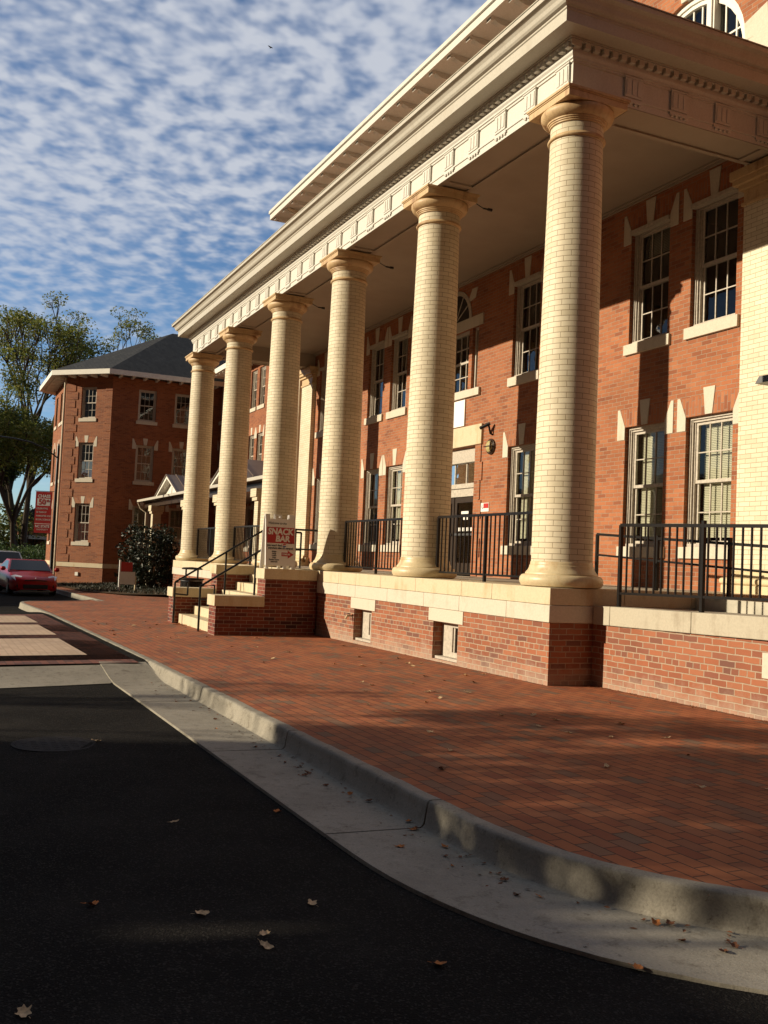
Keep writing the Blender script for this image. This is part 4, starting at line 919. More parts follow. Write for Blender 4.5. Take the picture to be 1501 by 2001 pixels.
def sandwich_board():
    b = thing('sandwich_board', 'white folding sandwich board advertising a snack bar on the stair cheek', 'sign', (-7.35, -1.20, 1.152), R(87))
    # local x -> along +Y, local -y -> towards +X (the camera)
    lean = math.atan2(.17, 1.0); w = .285
    for s, nm in ((-1, 'front_panel'), (1, 'back_panel')):
        T = Matrix.Translation((0, s*.20, 0)) @ Matrix.Rotation(s*lean, 4, 'X')
        mb = MB(); th = .025
        def bx(x0, x1, z0, z1, y0=-th/2, y1=th/2): mb.box(x0, x1, y0, y1, z0, z1, T=T)
        bx(-w, w, .06, .93); bx(-w, -w+.09, .93, 1.02); bx(w-.12, w, .93, 1.02); bx(-.10, .03, .93, .955); bx(-.10, -.06, .955, 1.02); bx(-.0, .03, .955, 1.0); bx(-.10, .03, 1.0, 1.02)
        bx(-w, -w+.06, 0, .06); bx(w-.08, w, 0, .06); bx(.05, .11, 0.0, .06)
        bx(-w, -w+.02, .06, .93, -th/2-.012, -th/2) if s < 0 else bx(-w, -w+.02, .06, .93, th/2, th/2+.012)
        p = mb.build(nm, 'white_sign', b, local=True, bevel=.005)
        if s < 0: front = T
    q = front.to_quaternion()
    e = (q @ Matrix.Rotation(R(90), 3, 'X').to_quaternion()).to_euler()
    pos = lambda x, z: front @ Vector((x, -.0155, z))
    mb = MB(); mb.box(-.255, .268, -.0145, -.0125, .475, .775, T=front); mb.build('red_panel', 'red_sign', b, local=True)
    text('Welcome to the', .062, 'black_print', b, pos(-.235, .85), e, 'LEFT', 0, .85, .25)
    text('SNACK', .160, 'white_sign', b, pos(.0, .690), e, 'CENTER', .0065, .92, .12); text('BAR', .155, 'white_sign', b, pos(.04, .556), e, 'CENTER', .0065, .95, .12)
    text('you won\'t find', .056, 'black_print', b, pos(-.255, .432), e, 'LEFT', .0015, .86); text('anywhere else on campus!', .052, 'black_print', b, pos(.005, .383), e, 'CENTER', .0015, .86)
    for k, s in enumerate(('drinks', 'candy', 'coffee', 'chips', 'frozen treats', 'gatorade')): text(s, .04, 'black_print', b, pos(-.12, .318-k*.038), e, 'CENTER', .0008, .9)
    mb = MB()
    for poly in ([(.02, .235), (.14, .235), (.14, .195), (.255, .27), (.14, .345), (.14, .305), (.02, .305)],): mb.prism(poly, lambda a, z: tuple(front @ Vector((a, -.0125, z))), lambda a, z: tuple(front @ Vector((a, -.0148, z))))
    mb.box(-.25, .26, -.0145, -.0125, .350, .354, T=front); mb.build('arrow', 'red_sign', b, local=True)
    text('COME IN!', .042, 'white_sign', b, pos(.105, .27), e, 'CENTER', .0015, .85)
    # round red, white and blue drink emblem and two small letters
    n = 20; c = (.075, .434); r = .035; mats = {}
    up_ = [(c[0]+r*math.cos(math.pi*i/n), c[1]+.008+(r-.008)*math.sin(math.pi*i/n)+.006*math.cos(math.pi*i/n)) for i in range(n+1)]
    dn = [(c[0]+r*math.cos(-math.pi*i/n), c[1]-.008+(r-.008)*math.sin(-math.pi*i/n)+.006*math.cos(math.pi*i/n)) for i in range(n+1)]
    mb = MB(); mb.prism(up_, lambda a, z: tuple(front @ Vector((a, -.0125, z))), lambda a, z: tuple(front @ Vector((a, -.0148, z)))); mb.build('emblem', 'red_sign', b, local=True)
    mb = MB(); mb.prism(dn, lambda a, z: tuple(front @ Vector((a, -.0125, z))), lambda a, z: tuple(front @ Vector((a, -.0148, z)))); mb.build('emblem', 'blue_print', b, local=True)
    mb = MB(); mb.box(.155, .18, -.0145, -.0125, .47, .51, T=front); mb.box(.19, .22, -.0145, -.0125, .47, .51, T=front); mb.build('print_mark', 'black_print', b, local=True)
sandwich_board()
def litter_bin():
    t = thing('litter_bin', 'grey slatted litter bin with raised flat lid left of the steps', 'bin', (-13.6, -1.25, zg(-13.6, -1.25)))
    mb = MB(); n = 30
    for i in range(n):
        a = 2*math.pi*i/n; T = Matrix.Rotation(a, 4, 'Z'); mb.box(.255, .267, -.018, .018, .05, .82, T=T)
    mb.build('slats', 'iron', t, local=True)
    mb = MB()
    for z in (.06, .58, .80): mb.lathe([(.268, z), (.276, z), (.276, z+.045), (.268, z+.045)], 32, cap=False)
    mb.build('hoops', 'rust', t, local=True)
    mb = MB(); mb.lathe([(.0, .03), (.235, .03), (.235, .80), (.0, .80)], 28); mb.build('liner', 'metal_black', t, local=True)
    mb = MB(); mb.lathe([(.30, .83), (.31, .845), (.30, .865), (.18, .875), (.18, .84), (.30, .83)], 32, cap=False)
    mb.build('rim', 'iron', t, local=True)
    mb = MB(); mb.lathe([(.0, 1.08), (.24, 1.08), (.25, 1.10), (.22, 1.125), (.0, 1.14)], 32)
    for i in range(4): mb.tube([(.2*math.cos(i*math.pi/2+.6), .2*math.sin(i*math.pi/2+.6), .86), (.2*math.cos(i*math.pi/2+.6), .2*math.sin(i*math.pi/2+.6), 1.09)], .014, 6)
    mb.build('lid', 'iron', t, local=True)
litter_bin()
def manhole():
    z = zg(1.8, -6.1)-.15
    t = thing('manhole_cover', 'round cast iron manhole cover set in the asphalt', 'manhole', (1.80, -6.11, z), 0)
    mb = MB(); mb.lathe([(.30, .0), (.328, .0), (.328, .005), (.30, .005)], 48, cap=False); mb.build('ring', 'iron', t, local=True)
    mb = MB(); mb.lathe([(0, 0), (.295, 0), (.295, .004), (0, .004)], 48)
    for i in range(-3, 4):
        for j in range(-3, 4):
            if math.hypot(i, j) < 3.4: mb.box(i*.075-.022, i*.075+.022, j*.075-.022, j*.075+.022, .004, .0055)
    mb.build('cover', 'iron', t, local=True)
manhole()

# ------------------------------------------------------------------ vegetation
def leaf_cloud(mb, rnd, c, rx, rz, n, size, shell=.35):
    for _ in range(n):
        while True:
            d = Vector((rnd.uniform(-1, 1), rnd.uniform(-1, 1), rnd.uniform(-1, 1)))
            if 0.05 < d.length < 1: break
        d = d.normalized()*(d.length**shell); p = Vector((c[0]+d.x*rx, c[1]+d.y*rx, c[2]+d.z*rz))
        a = Vector((rnd.gauss(0, 1), rnd.gauss(0, 1), rnd.gauss(0, .7))).normalized(); b = a.cross(Vector((rnd.gauss(0, 1), rnd.gauss(0, 1), rnd.gauss(0, 1)))).normalized()
        s = size*rnd.uniform(.6, 1.3); mb.face((p-a*s, p-b*s*.5, p+a*s, p+b*s*.5))
def tree(name, lab, cat, loc, height, spread, trunk_r, seed, leaf, nleaf, lsize, bare=.25, group=None, first_fork=.3, rclump=1.0, levels=4):
    rnd = random.Random(seed); root = thing(name, lab, cat, loc, 0, group); tk = MB(); cr = MB(); cr.recalc = False; tips = []
    def grow(p, d, L, r, lv):
        q = p + d*L; mid = p + d*L*.5 + Vector((rnd.gauss(0, .05), rnd.gauss(0, .05), 0))*L
        tk.tube([p, mid, q], [r, r*.85, r*.68], 6 if lv > 1 else 8)
        if lv >= levels: tips.append((q, L)); return
        k = rnd.choice((2, 3, 3)) if lv else 4
        for i in range(k):
            a = rnd.uniform(0, 2*math.pi); tilt = rnd.uniform(.35, .95)*spread
            n = (d + Vector((math.cos(a), math.sin(a), 0))*tilt + Vector((0, 0, .18))).normalized(); grow(q, n, L*rnd.uniform(.62, .85), r*.62, lv+1)
        if lv >= levels-1: tips.append((mid, L))
    grow(Vector((0, 0, -.3)), Vector((rnd.gauss(0, .04), rnd.gauss(0, .04), 1)).normalized(), height*first_fork, trunk_r, 0)
    top = max(t.z for t, _ in tips); k = height/top
    tk.v = [(x*min(1.15, k), y*min(1.15, k), z*k) for x, y, z in tk.v]
    kk = min(1.15, k)
    for t, L in tips:
        if rnd.random() < bare: continue
        leaf_cloud(cr, rnd, (t.x*kk, t.y*kk, t.z*k), rclump*rnd.uniform(.6, 1.3), rclump*rnd.uniform(.4, .9), nleaf, lsize, .6)
    tk.build('trunk', 'bark', root, local=True); cr.build('crown', leaf, root, local=True); return root
tree('tall_tree', 'tall thin-crowned autumn tree rising highest behind the brick wing', 'tree', (-69.5, -.4, -1), 21.6, .74, .24, 11, 'leaf_autumn', 46, .11, .12, None, .24, .85, 5)
tree('tall_tree', 'smaller sparse tree whose top shows over the slate roof', 'tree', (-70, 5.0, -1), 21.4, .55, .2, 5, 'leaf_autumn', 85, .10, .08, None, .42, .75, 4)
tree('broad_tree', 'broad dark leafy tree shading the street at the left edge', 'tree', (-62, -5.2, -1), 12.5, 1.0, .2, 21, 'leaf_autumn', 190, .10, .0, None, .2, 1.25, 4)
tree('broad_tree', 'dense olive tree standing behind the street lamp', 'tree', (-66, -1.6, -1), 14.5, .95, .2, 31, 'leaf_green', 200, .105, .0, None, .2, 1.3, 4)
tree('broad_tree', 'far olive tree filling the gap low at the left', 'tree', (-88, -5.5, -1.4), 15, 1.0, .34, 41, 'leaf_green', 170, .16, .0, None, .16, 1.8, 4)
tree('broad_tree', 'leafy tree low behind the banner and the far brick house', 'tree', (-78, -.6, -1.4), 13, 1.1, .34, 43, 'leaf_green', 210, .14, .0, None, .14, 1.7, 4)
def bush():
    rnd = random.Random(9); r = thing('magnolia_bush', 'large dark glossy evergreen bush in front of the porch', 'bush', (-32.2, 1.55, zg(-32, 1.5)))
    s = MB(); c = MB(); c.recalc = False
    for i in range(9):
        a = rnd.uniform(0, 6.28); s.tube([(0, 0, -.1), (.4*math.cos(a), .4*math.sin(a), .9), (.9*math.cos(a), .9*math.sin(a), 2.0)], [.05, .035, .02], 6)
    s.build('stems', 'bark', r, local=True)
    for i in range(60):
        a = rnd.uniform(0, 6.28); t = rnd.random(); z = .35+2.2*t; rr = (1.15-.55*abs(t-.35)**1.3)*rnd.uniform(.55, 1.0); leaf_cloud(c, rnd, (rr*math.cos(a), rr*math.sin(a), z), .45, .4, 110, .075, .5)
    c.build('foliage', 'leaf_dark', r, local=True)
bush()
def hedge():
    rnd = random.Random(4); r = thing('clipped_shrub', 'bright green shrubs behind the parked cars', 'shrub', (-56, -1.5, -.7))
    c = MB(); c.recalc = False
    for i in range(46): leaf_cloud(c, rnd, (rnd.uniform(-3, 3), rnd.uniform(-2.4, 1.2), rnd.uniform(.5, 1.9)), .8, .55, 120, .09, .5)
    c.build('foliage', 'leaf_hedge', r, local=True)
    s = MB()
    for i in range(6): s.tube([(rnd.uniform(-2, 2), rnd.uniform(-1.6, .6), -.1), (rnd.uniform(-2, 2), rnd.uniform(-1.6, .6), 1.6)], .04, 6)
    s.build('stems', 'bark', r, local=True)
hedge()
def shrub_mass(name, lab, loc, rx, ry, h, n, seed, leaf, ls):
    rnd = random.Random(seed); r = thing(name, lab, 'shrub', loc); c = MB(); c.recalc = False; st = MB()
    for i in range(n):
        a = rnd.uniform(0, 6.28); q = math.sqrt(rnd.random()); t = rnd.random()**.8
        leaf_cloud(c, rnd, (rx*q*math.cos(a), ry*q*math.sin(a), .4+(h-.6)*t*(1-.45*q*q)), 1.0, .7, 130, ls, .55)
    for i in range(7): a = rnd.uniform(0, 6.28); st.tube([(.5*rx*math.cos(a), .5*ry*math.sin(a), -.2), (.6*rx*math.cos(a), .6*ry*math.sin(a), h*.6)], [.09, .04], 6)
    c.build('foliage', leaf, r, local=True); st.build('stems', 'bark', r, local=True)
shrub_mass('tall_shrub', 'tall dark shrubs filling the left edge under the trees', (-74, -7.2, -1), 3.2, 4.2, 7.5, 85, 71, 'leaf_green', .15)
shrub_mass('tall_shrub', 'tall dark shrubs behind the street banner', (-79, -1.0, -1), 3.0, 4.0, 6.0, 70, 72, 'leaf_green', .15)
def verge_grass():
    rnd = random.Random(2); mb = MB(); mb.recalc = False
    for _ in range(5200):
        x = rnd.uniform(-42, -25.5); y = rnd.uniform(-1.4, 2.6); 
        if y < -1.3+max(0, (x+30)*.35): continue
        z = zg(x, y)+.03+.10*smooth(-1.4, 2, y); h = rnd.uniform(.04, .12); a = rnd.uniform(0, 6.28); w = .012
        dx, dy = w*math.cos(a), w*math.sin(a); mb.face(((x-dx, y-dy, z), (x+dx, y+dy, z), (x+rnd.gauss(0, .03), y+rnd.gauss(0, .03), z+h)))
    o = mb.build('grass_blades', 'leaf_dark'); o['kind'] = 'stuff'
verge_grass()

# ------------------------------------------------------------------ street furniture and cars
def street_lamp():
    x, y = -36.0, -2.05; z = zg(x, y); r = thing('street_lamp', 'black curved-arm street lamp pole carrying a red banner beside the brick wing', 'lamp post', (x, y, z))
    mb = MB(); mb.lathe([(.13, 0), (.13, .12), (.085, .2), (.075, 2), (.055, 6.3), (.02, 6.42)], 14); mb.build('pole', 'metal_black', r, local=True)
    mb = MB(); P = [(0, 0, 5.75), (.12, -.5, 6.10), (.30, -1.2, 6.34), (.5, -1.9, 6.42), (.7, -2.6, 6.44)]; mb.tube(P, .032, 8); mb.build('arm', 'metal_black', r, local=True)
    mb = MB(); mb.lathe([(.02, .1), (.16, .06), (.22, -.02), (.2, -.06), (.0, -.1)], 18, (.75, -2.85, 6.42)); mb.build('lamp_head', 'rust', r, local=True)
    b = thing('street_banner', 'red printed banner with white lettering hanging from the street lamp', 'banner', (x, y-.08, z+2.38), R(64))
    mb = MB(); mb.box(-.80, -.06, -.006, .006, 0, 1.85); mb.build('cloth', 'red_sign', b, local=True)
    mb = MB(); mb.tube([(-.84, 0, 1.87), (.08, 0, 1.87)], .014, 6); mb.tube([(-.84, 0, -.02), (.08, 0, -.02)], .014, 6); mb.build('bracket', 'metal_black', b, local=True)
    e = (R(90), 0, 0); f = -.0075
    text('CHASS', .19, 'white_sign', b, (-.42, f, 1.64), e, 'CENTER', .006, .98)
    mb = MB(); mb.box(-.72, -.14, -.0085, -.0065, 1.22, 1.54); mb.build('white_panel', 'white_sign', b, local=True)
    text('50', .34, 'red_sign', b, (-.50, f-.003, 1.375), e, 'CENTER', .008, .95); text('th', .16, 'red_sign', b, (-.24, f-.003, 1.44), e, 'CENTER', .005, .95)
    for k, s in enumerate(('CELEBRATING', '50 YEARS OF', 'HUMANITIES AND', 'SOCIAL SCIENCES')): text(s, .105, 'white_sign', b, (-.74, f, 1.09-k*.165), e, 'LEFT', .001, .78)
    mb = MB(); mb.box(-.78, -.08, -.0085, -.0065, .40, .425); mb.build('white_rule', 'white_sign', b, local=True)
    text('NC STATE', .155, 'white_sign', b, (-.43, f, .29), e, 'CENTER', .004, .90); text('UNIVERSITY', .10, 'white_sign', b, (-.43, f, .15), e, 'CENTER', .0, .98)
street_lamp()
def estate_sign():
    x, y = -29.7, -.15; z = zg(x, y)
    r = thing('post_sign', 'small red and white sign on white posts beside the dark bush', 'sign', (x, y, z), R(97))
    mb = MB(); mb.box(-.03, .03, -.03, .03, 0, 1.28); mb.build('post', 'white_sign', r, local=True)
    mb = MB(); mb.box(.62, .67, -.03, .03, 0, .66); mb.build('post', 'stone', r, local=True)
    mb = MB(); mb.box(.03, .62, -.012, .012, .32, .82); mb.build('panel', 'white_sign', r, local=True)
    mb = MB(); mb.box(.03, .50, -.02, .02, .83, 1.2); mb.build('red_panel', 'red_sign', r, local=True)
estate_sign()

def car(name, lab, loc, rz, paint, L, Wd, st, glass_rows, red=True):
    """st: stations (x from the nose, half width, z belt/hood, z bottom); glass_rows: cabin polygon (x, z)"""
    r = thing(name, lab, 'car', loc, rz)
    mb = MB(); sec = []
    for x, w, zt, zb in st:
        h = zt-zb
        sec.append([(x, -w*.80, zb), (x, -w*.97, zb+.12*h), (x, -w, zb+.45*h), (x, -w*.96, zb+.78*h), (x, -w*.86, zt-.02*h), (x, -w*.45, zt+.015), (x, 0, zt+.03), (x, w*.45, zt+.015), (x, w*.86, zt-.02*h), (x, w*.96, zb+.78*h), (x, w, zb+.45*h), (x, w*.97, zb+.12*h), (x, w*.80, zb)])
    for a, b in zip(sec, sec[1:]):
        for i in range(len(a)-1): mb.face((a[i], a[i+1], b[i+1], b[i]), 0, True)
    mb.face(sec[0], 0, True); mb.face(sec[-1], 0, True)
    body = mb.build('body', paint, r, local=True, angle=45)
    cab = MB(); wb, wt = Wd*.46, Wd*.36
    zlo = min(z for _, z in glass_rows); zhi = max(z for _, z in glass_rows)
    def wz(z): return wb+(wt-wb)*(z-zlo)/(zhi-zlo)
    A = [(x, -wz(z), z) for x, z in glass_rows]; B = [(x, wz(z), z) for x, z in glass_rows]
    for i in range(len(A)-1): cab.face((A[i], A[i+1], B[i+1], B[i]), 0 if glass_rows[i][1] == zhi or glass_rows[i+1][1] == zhi and False else 0, True)
    cab.face(A); cab.face(B); cab.build('roof', paint, r, local=True, angle=40)
    gl = MB(); (x0, z0), (x1, z1) = glass_rows[0], glass_rows[1]
    q = lambda t: (x0+(x1-x0)*t-.02, z0+(z1-z0)*t+.015)
    (xa, za), (xb, zb) = q(.10), q(.93)
    gl.face(((xa, -wz(za)+.06, za), (xa, wz(za)-.06, za), (xb, wz(zb)-.05, zb), (xb, -wz(zb)+.05, zb))); gl.build('windscreen', 'dark_glass', r, local=True)
    n = len(glass_rows)
    for s in (-1, 1):
        P = []; sg = MB()
        cxm = sum(x for x, _ in glass_rows)/n; czm = sum(z for _, z in glass_rows)/n
        for x, z in glass_rows: xx = cxm+(x-cxm)*.82; zz = czm+(z-czm)*.72; P.append((xx, s*(wz(zz)+.008), zz))
        sg.face(P); sg.build('side_glass', 'dark_glass', r, local=True)
    f = None
    for xw in (.85, L-.85):
        for s in (-1, 1):
            w = MB(); w.prism([(.32*math.cos(2*math.pi*i/24), .32*math.sin(2*math.pi*i/24)) for i in range(24)], lambda a, b: (a, -.1, b), lambda a, b: (a, .1, b))
            if f is None:
                f = w.build('wheel', 'tyre', r, local=True, bevel=.03); f.location = (xw, s*(Wd/2-.13), .32)
                h = MB(); h.prism([(.2*math.cos(2*math.pi*i/20), .2*math.sin(2*math.pi*i/20)) for i in range(20)], lambda a, b: (a, -.108, b), lambda a, b: (a, .108, b)); h.build('rim', 'rust', f, local=True)
            else: copy_tree(f, r, (xw, s*(Wd/2-.13), .32))
    for s in (-1, 1):
        e = MB(); e.lathe([(0, -.085), (.07, -.07), (.10, 0), (.07, .07), (0, .085)], 14, (glass_rows[0][0]+.12, s*(Wd/2+.08), glass_rows[0][1]+.10)); e.build('mirror', paint, r, local=True)
    return r, body
rc, _ = car('parked_car', 'red two-door coupe parked nose-on at the kerb', (-28.4, -3.40, zg(-28.4, -3.4)-.14), R(180+4), 'car_red', 4.4, 1.80,
    [(.0, .62, .58, .24), (.10, .74, .66, .17), (.35, .84, .72, .15), (.8, .89, .80, .15), (1.35, .90, .88, .16), (2.2, .90, .90, .18), (3.4, .90, .93, .2), (4.1, .85, .94, .25), (4.4, .72, .86, .34)],
    [(1.22, .86), (2.05, 1.30), (2.9, 1.31), (3.9, .95)])
def coupe_front():
    for s in (-1, 1):
        h = MB(); P = [(.12, s*.70, .555), (.10, s*.52, .60), (.22, s*.46, .70), (.42, s*.66, .735), (.42, s*.83, .70)]
        h.face([(x-.02, y, z+.02) for x, y, z in P]); h.face([(x-.03, y, z+.005) for x, y, z in P]); h.build('headlight', 'lamp_lens', rc, local=True)
        g = MB(); g.lathe([(0, 0), (.07, 0), (.07, .03), (0, .03)], 14); o = g.build('fog_lamp', 'tyre', rc, local=True); o.location = (.035, s*.60, .36); o.rotation_euler = (0, R(-90), 0)
    g = MB(); g.box(-.02, .05, -.44, .44, .26, .42); g.box(-.012, .05, -.40, .40, .545, .585); g.build('grille', 'tyre', rc, local=True, bevel=.02)
    l = MB()
    for a in (90, 210, 330):
        dx, dz = .028*math.cos(R(a)), .028*math.sin(R(a)); cx_, cz = dx, .635+dz; ux, uz = math.cos(R(a)), math.sin(R(a)); vx, vz = -uz, ux
        P = [(cx_+ux*.028, cz+uz*.028), (cx_+vx*.017, cz+vz*.017), (cx_-ux*.028, cz-uz*.028), (cx_-vx*.017, cz-vz*.017)]
        l.prism(P, lambda q, z: (.03, q, z), lambda q, z: (.05, q, z))
    l.build('emblem', 'lamp_lens', rc, local=True)
    b = MB(); b.box(-.03, .0, -.62, .62, .16, .19); b.build('splitter', 'rust', rc, local=True)
coupe_front()
wc, _ = car('parked_car', 'white high-roofed car parked behind the red coupe', (-37.2, -3.75, zg(-37, -3.7)-.14), R(180+3), 'car_white', 4.8, 1.9,
    [(.0, .70, .82, .3), (.12, .84, .95, .25), (.5, .93, 1.02, .22), (1.2, .95, 1.08, .22), (2.4, .95, 1.12, .25), (4.2, .95, 1.14, .28), (4.8, .86, 1.05, .4)],
    [(1.25, 1.06), (1.95, 1.66), (4.2, 1.68), (4.65, 1.12)])
def white_front():
    for s in (-1, 1):
        h = MB(); h.box(-.01, .10, s*.55, s*.86, .74, .90); h.build('headlight', 'lamp_lens', wc, local=True, bevel=.02)
    g = MB(); g.box(-.02, .08, -.48, .48, .60, .86); g.build('grille', 'tyre', wc, local=True, bevel=.02)
white_front()
def far_house():
    r = thing('far_house', 'distant brick house with white porch posts seen under the trees', 'house', (-84, 4, -1.3))
    b = MB(); b.box(-3, 3, -4, 4, -.5, 5); b.build('wall', 'brick', r, local=True)
    p = MB(); p.prism([(-4.6, 5), (4.6, 5), (0, 7.4)], lambda a, z: (-3.4, a, z), lambda a, z: (3.4, a, z)); p.build('roof', 'slate', r, local=True)
    f = None
    for y in (-3.6, -1.8, 0, 1.8, 3.6):
        q = MB(); q.lathe([(.16, 0), (.13, 3.2), (.18, 3.3)], 12)
        if f is None: f = q.build('porch_post', 'trim_white', r, local=True); f.location = (4.6, y, 0)
        else: copy_tree(f, r, (4.6, y, 0))
    q = MB(); q.box(3, 4.9, -4, 4, 3.3, 3.6); q.build('porch_roof', 'trim_white', r, local=True)
    q = MB()
    for y in (-2.6, -.9, .9, 2.6): q.box(3, 3.02, y-.4, y+.4, .8, 2.4)
    q.build('windows', 'dark_glass', r, local=True)
far_house()
def bird():
    c = Vector((10.187, -7.14, 1.36)); d = fw + r2*((529-750.5)/FPX) - u2*((93-1000.5)/FPX)
    r = thing('bird', 'tiny dark bird gliding high against the clouds', 'bird', c+d*75, R(25))
    mb = MB(); mb.lathe([(0, -.12), (.03, -.08), (.045, 0), (.03, .09), (0, .14)], 10); o = mb.build('body', 'bird', r, local=True); o.rotation_euler = (0, R(90), 0)
    for s in (-1, 1):
        w = MB(); w.prism([(-.05, 0), (.07, 0), (.02, .20), (-.06, .24), (-.07, .1)], lambda a, b: (a, s*b, .02+.18*b), lambda a, b: (a, s*b, .03+.18*b)); w.build('wing', 'bird', r, local=True)
bird()

# ------------------------------------------------------------------ across the street, behind the camera: what throws the shade
def across():
    r = thing('shadow_casting_block', 'plain brick block added out of view across the street to cast the road shadow', 'building', (1, -25, -.3))
    b = MB(); b.box(-5.05, -2.3, -4, 3, 0, 6.42); b.box(-2.296, 9, -4, 3, 0, 5.46); b.box(-2.296, -.77, 2.75, 3, 5.462, 6.05); b.box(-.45, 9, 2.75, 3, 5.462, 6.05); b.box(-.768, -.452, 2.76, 2.99, 5.78, 6.04); b.build('wall', 'brick', r, local=True)  # added mass shaped for its shadow; parapet slot lets a light streak through
    c = MB(); c.box(-5.08, -2.27, 2.9, 3.06, 6.422, 6.49); c.box(-2.26, 9.05, 2.9, 3.06, 6.052, 6.12); c.build('parapet', 'stone_pale', r, local=True)
    w = MB()
    for x in (-4.2, -3.2, -1, 1, 3, 5, 7):
        for z in (1, 3.9): w.box(x-.4, x+.4, 3.0, 3.02, z, z+1.5)
    w.build('windows', 'dark_glass', r, local=True)
across()
def far_side():  # unseen blocks added to cut sky fill and shade the far road
    for nm, lab, loc, (x0, x1, y0, y1, h) in (('light_blocking_building', 'unseen tall brick building added across the street to the right to block sky light', (30, -34, -.3), (-20, 40, -8, 11, 24)), ('light_blocking_building', 'unseen long brick building added on the far right to block sky light', (48, 8, -.3), (-8, 8, -30, 40, 18)), ('light_blocking_building', 'unseen low brick range added across the street to the left to shade the road', (-40, -30, -.6), (-60, 11.5, -5, 5, 7.6))):
        r = thing(nm, lab, 'building', loc); b = MB(); b.box(x0, x1, y0, y1, 0, h); b.build('wall', 'brick_dark', r, local=True)
        p = MB(); p.box(x0-.15, x1+.15, y0-.15, y1+.15, h, h+.3); p.build('parapet', 'stone_pale', r, local=True)
        w = MB(); z = 1.2
        while z+1.8 < h:
            x = x0+1.5
            while x+1 < x1: w.box(x, x+1, y1-.01, y1+.02, z, z+1.8); x += 3
            z += 3.6
        w.build('windows', 'dark_glass', r, local=True)
far_side()
tree('street_tree', 'leafy tree across the street nearest the shaded kerb', 'tree', (.4, -17, -.3), 6.5, .85, .11, 61, 'leaf_green', 50, .10, .12, 'trees across the street', .34, .42, 4)
tree('street_tree', 'leafy tree across the street right of its neighbour', 'tree', (2.6, -17.5, -.3), 6.9, .85, .11, 62, 'leaf_green', 55, .10, .1, 'trees across the street', .34, .45, 4)
tree('bare_street_tree', 'nearly bare thin tree across the street left of the others', 'tree', (-4.3, -20, -.3), 7.0, .7, .07, 64, 'leaf_autumn', 6, .07, .4, 'trees across the street', .3, .4, 4)
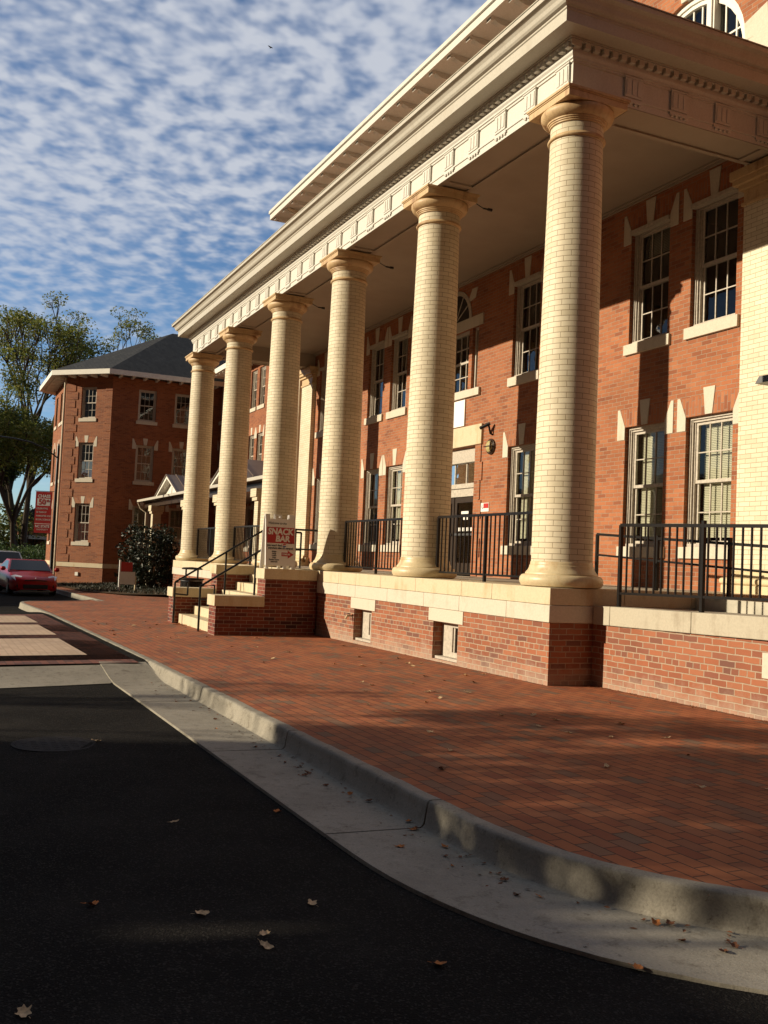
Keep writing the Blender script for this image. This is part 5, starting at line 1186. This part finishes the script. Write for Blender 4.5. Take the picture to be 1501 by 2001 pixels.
# ------------------------------------------------------------------ fallen leaves
def fallen_leaves():
    rnd = random.Random(12); protos = {}
    def proto(kind, seed):
        q = random.Random(seed); mb = MB(); n = 11; out = []
        lobes = kind != 'oval'
        for i in range(n*2):
            a = 2*math.pi*i/(n*2); rr = (1 if not lobes else (1.0 if i % 4 < 2 else .74))*q.uniform(.78, 1.12)
            out.append((rr*math.cos(a), rr*(.42 if not lobes else .8)*math.sin(a)))
        curl = q.uniform(.2, .5); tw = q.uniform(-.4, .4)
        zf = lambda x, y: curl*(x*x*.6+y*y*1.1)+tw*x*y+.08*math.sin(5*x+seed)
        c = (0, 0, zf(0, 0)); mid = [(x*.55, y*.55, zf(x*.55, y*.55)) for x, y in out]; rim = [(x, y, zf(x, y)+q.uniform(-.06, .1)) for x, y in out]; k = len(out)
        for i in range(k):
            j = (i+1) % k; mb.face((c, mid[i], mid[j]), 0, True); mb.face((mid[i], rim[i], rim[j], mid[j]), 0, True)
        mb.tube([(-1.0, 0, zf(-1, 0)), (-1.5, .06, zf(-1, 0)+.1)], .03, 4); return mb
    base = {}
    for kind in ('oval', 'lobed'):
        for mt in ('leaf_tan', 'leaf_brown', 'leaf_orange'):
            for s in range(2): base[(kind, mt, s)] = None
    def place(x, y, z, size, kind, mt, lab, grp):
        s = rnd.randrange(2); key = (kind, mt, s)
        if base[key] is None:
            o = proto(kind, s+3).build('fallen_leaf', mt, angle=60); base[key] = o
        else: o = base[key].copy(); col.objects.link(o)
        o.location = (x, y, z+size*.04); size *= .82; o.scale = (size, size, size*.9); o.rotation_euler = (rnd.gauss(0, .15), rnd.gauss(0, .15), rnd.uniform(0, 6.28))
        for k in ('group',):
            if k in o: del o[k]
        tag(o, lab, 'leaf', grp)
    A = [(5.68, -6.39, .052, 'oval', 'leaf_orange', 'long curled orange leaf lying leftmost on the dark asphalt'), (5.96, -5.97, .042, 'lobed', 'leaf_tan', 'ragged tan leaf on the asphalt right of the long orange leaf'),
         (6.0, -5.48, .036, 'lobed', 'leaf_tan', 'small square tan leaf alone on the asphalt below the gutter'), (6.27, -5.79, .034, 'lobed', 'leaf_tan', 'small pale leaf just above the long pale leaf on the asphalt'),
         (6.40, -5.82, .046, 'oval', 'leaf_tan', 'long pale leaf flat on the asphalt near the bottom'), (6.80, -5.26, .046, 'lobed', 'leaf_orange', 'crumpled orange leaf on the asphalt near the foot of the picture'),
         (4.45, -5.74, .034, 'oval', 'leaf_tan', 'narrow pale leaf in the middle of the shaded asphalt'), (4.42, -5.11, .04, 'lobed', 'leaf_orange', 'small orange leaf on the asphalt close to the gutter edge'),
         (6.66, -6.75, .044, 'lobed', 'leaf_tan', 'tan leaf in the bottom left corner of the asphalt'), (1.80, -5.78, .06, 'lobed', 'leaf_tan', 'tan leaf at the rim of the manhole cover')]
    for x, y, s, k, mt, lab in A: place(x, y, zg(x, y)-.15+.006, s, k, mt, lab, None)
    G = [(2.3, -4.55), (2.42, -4.6), (2.9, -4.55), (3.05, -4.6), (3.3, -4.53), (3.42, -4.55), (3.62, -4.56), (3.85, -4.6), (4.1, -4.55), (4.35, -4.5), (4.9, -4.5), (5.0, -4.48), (5.05, -4.55), (5.3, -4.7), (5.45, -4.52), (5.6, -4.55), (5.75, -4.6), (6.05, -4.5), (6.2, -4.55), (6.3, -4.45), (6.75, -4.15), (6.8, -4.1), (6.95, -4.2), (7.05, -4.0), (7.1, -4.1), (1.0, -4.55), (.4, -4.6), (-.2, -4.6), (-.9, -4.7), (1.5, -4.7), (6.9, -4.65), (7.15, -4.5), (5.9, -4.45)]
    for x, y in G: place(x+rnd.gauss(0, .04), y+rnd.gauss(0, .03), zg(x, y)-.15+.012, rnd.uniform(.018, .04), rnd.choice(('lobed', 'lobed', 'oval')), rnd.choice(('leaf_brown', 'leaf_brown', 'leaf_orange')), 'dry brown leaf lying in the concrete gutter', 'leaves in the gutter')
    for _ in range(70):
        x = rnd.uniform(-12, 4.5) if rnd.random() < .8 else rnd.uniform(-1, 6); y = rnd.uniform(-4.1, -.6)
        if -11 < x < -7 and y > -2.5: y -= 2
        place(x, y, zg(x, y)+.004, rnd.uniform(.034, .062), rnd.choice(('lobed', 'oval')), rnd.choice(('leaf_tan', 'leaf_tan', 'leaf_tan', 'leaf_tan', 'leaf_brown')), 'small dry leaf scattered on the red brick pavement', 'leaves on the brick pavement')
    for _ in range(16):
        x = rnd.uniform(-10.3, -7.6); y = -2.28-abs(rnd.gauss(0, .12)); place(x, y, zg(x, y)+.005, rnd.uniform(.03, .05), 'lobed', rnd.choice(('leaf_brown', 'leaf_orange')), 'dry leaf blown against the bottom step', 'leaves at the foot of the steps')
fallen_leaves()
def crumbs():
    rnd = random.Random(77); mb = MB(); mb.recalc = False
    def bit(x, y, z, s):
        a = rnd.uniform(0, 6.28); c, d = math.cos(a)*s, math.sin(a)*s
        mb.face(((x-c, y-d, z+rnd.uniform(0, s*.5)), (x+d*.5, y-c*.5, z+rnd.uniform(0, s*.7)), (x+c, y+d, z+rnd.uniform(0, s*.5)), (x-d*.6, y+c*.6, z+rnd.uniform(0, s*.4))))
    for _ in range(1500):
        i = rnd.randrange(len(KP)); p, n = KP[i], KN[i]
        if not -2 < p.x < 8: continue
        o = .03+abs(rnd.gauss(0, .09)); q = p+n*o; bit(q.x, q.y, zg(q.x, q.y)-.15*(1-raised(p.x))+.010, rnd.uniform(.004, .02))
    for _ in range(500): x = rnd.uniform(-6.9, .45); y = -.47-abs(rnd.gauss(0, .05)); bit(x, y, zg(x, y)+.003, rnd.uniform(.003, .012))
    for _ in range(700): x = rnd.uniform(.6, 5); y = .15-abs(rnd.gauss(0, .06)); bit(x, y, zg(x, y)+.003, rnd.uniform(.003, .014))
    for _ in range(500): x = rnd.uniform(-8, 7); y = rnd.uniform(-4.2, -.6); bit(x, y, zg(x, y)+.003, rnd.uniform(.003, .009))
    o = mb.build('leaf_crumbs', 'leaf_brown'); o['kind'] = 'stuff'
crumbs()
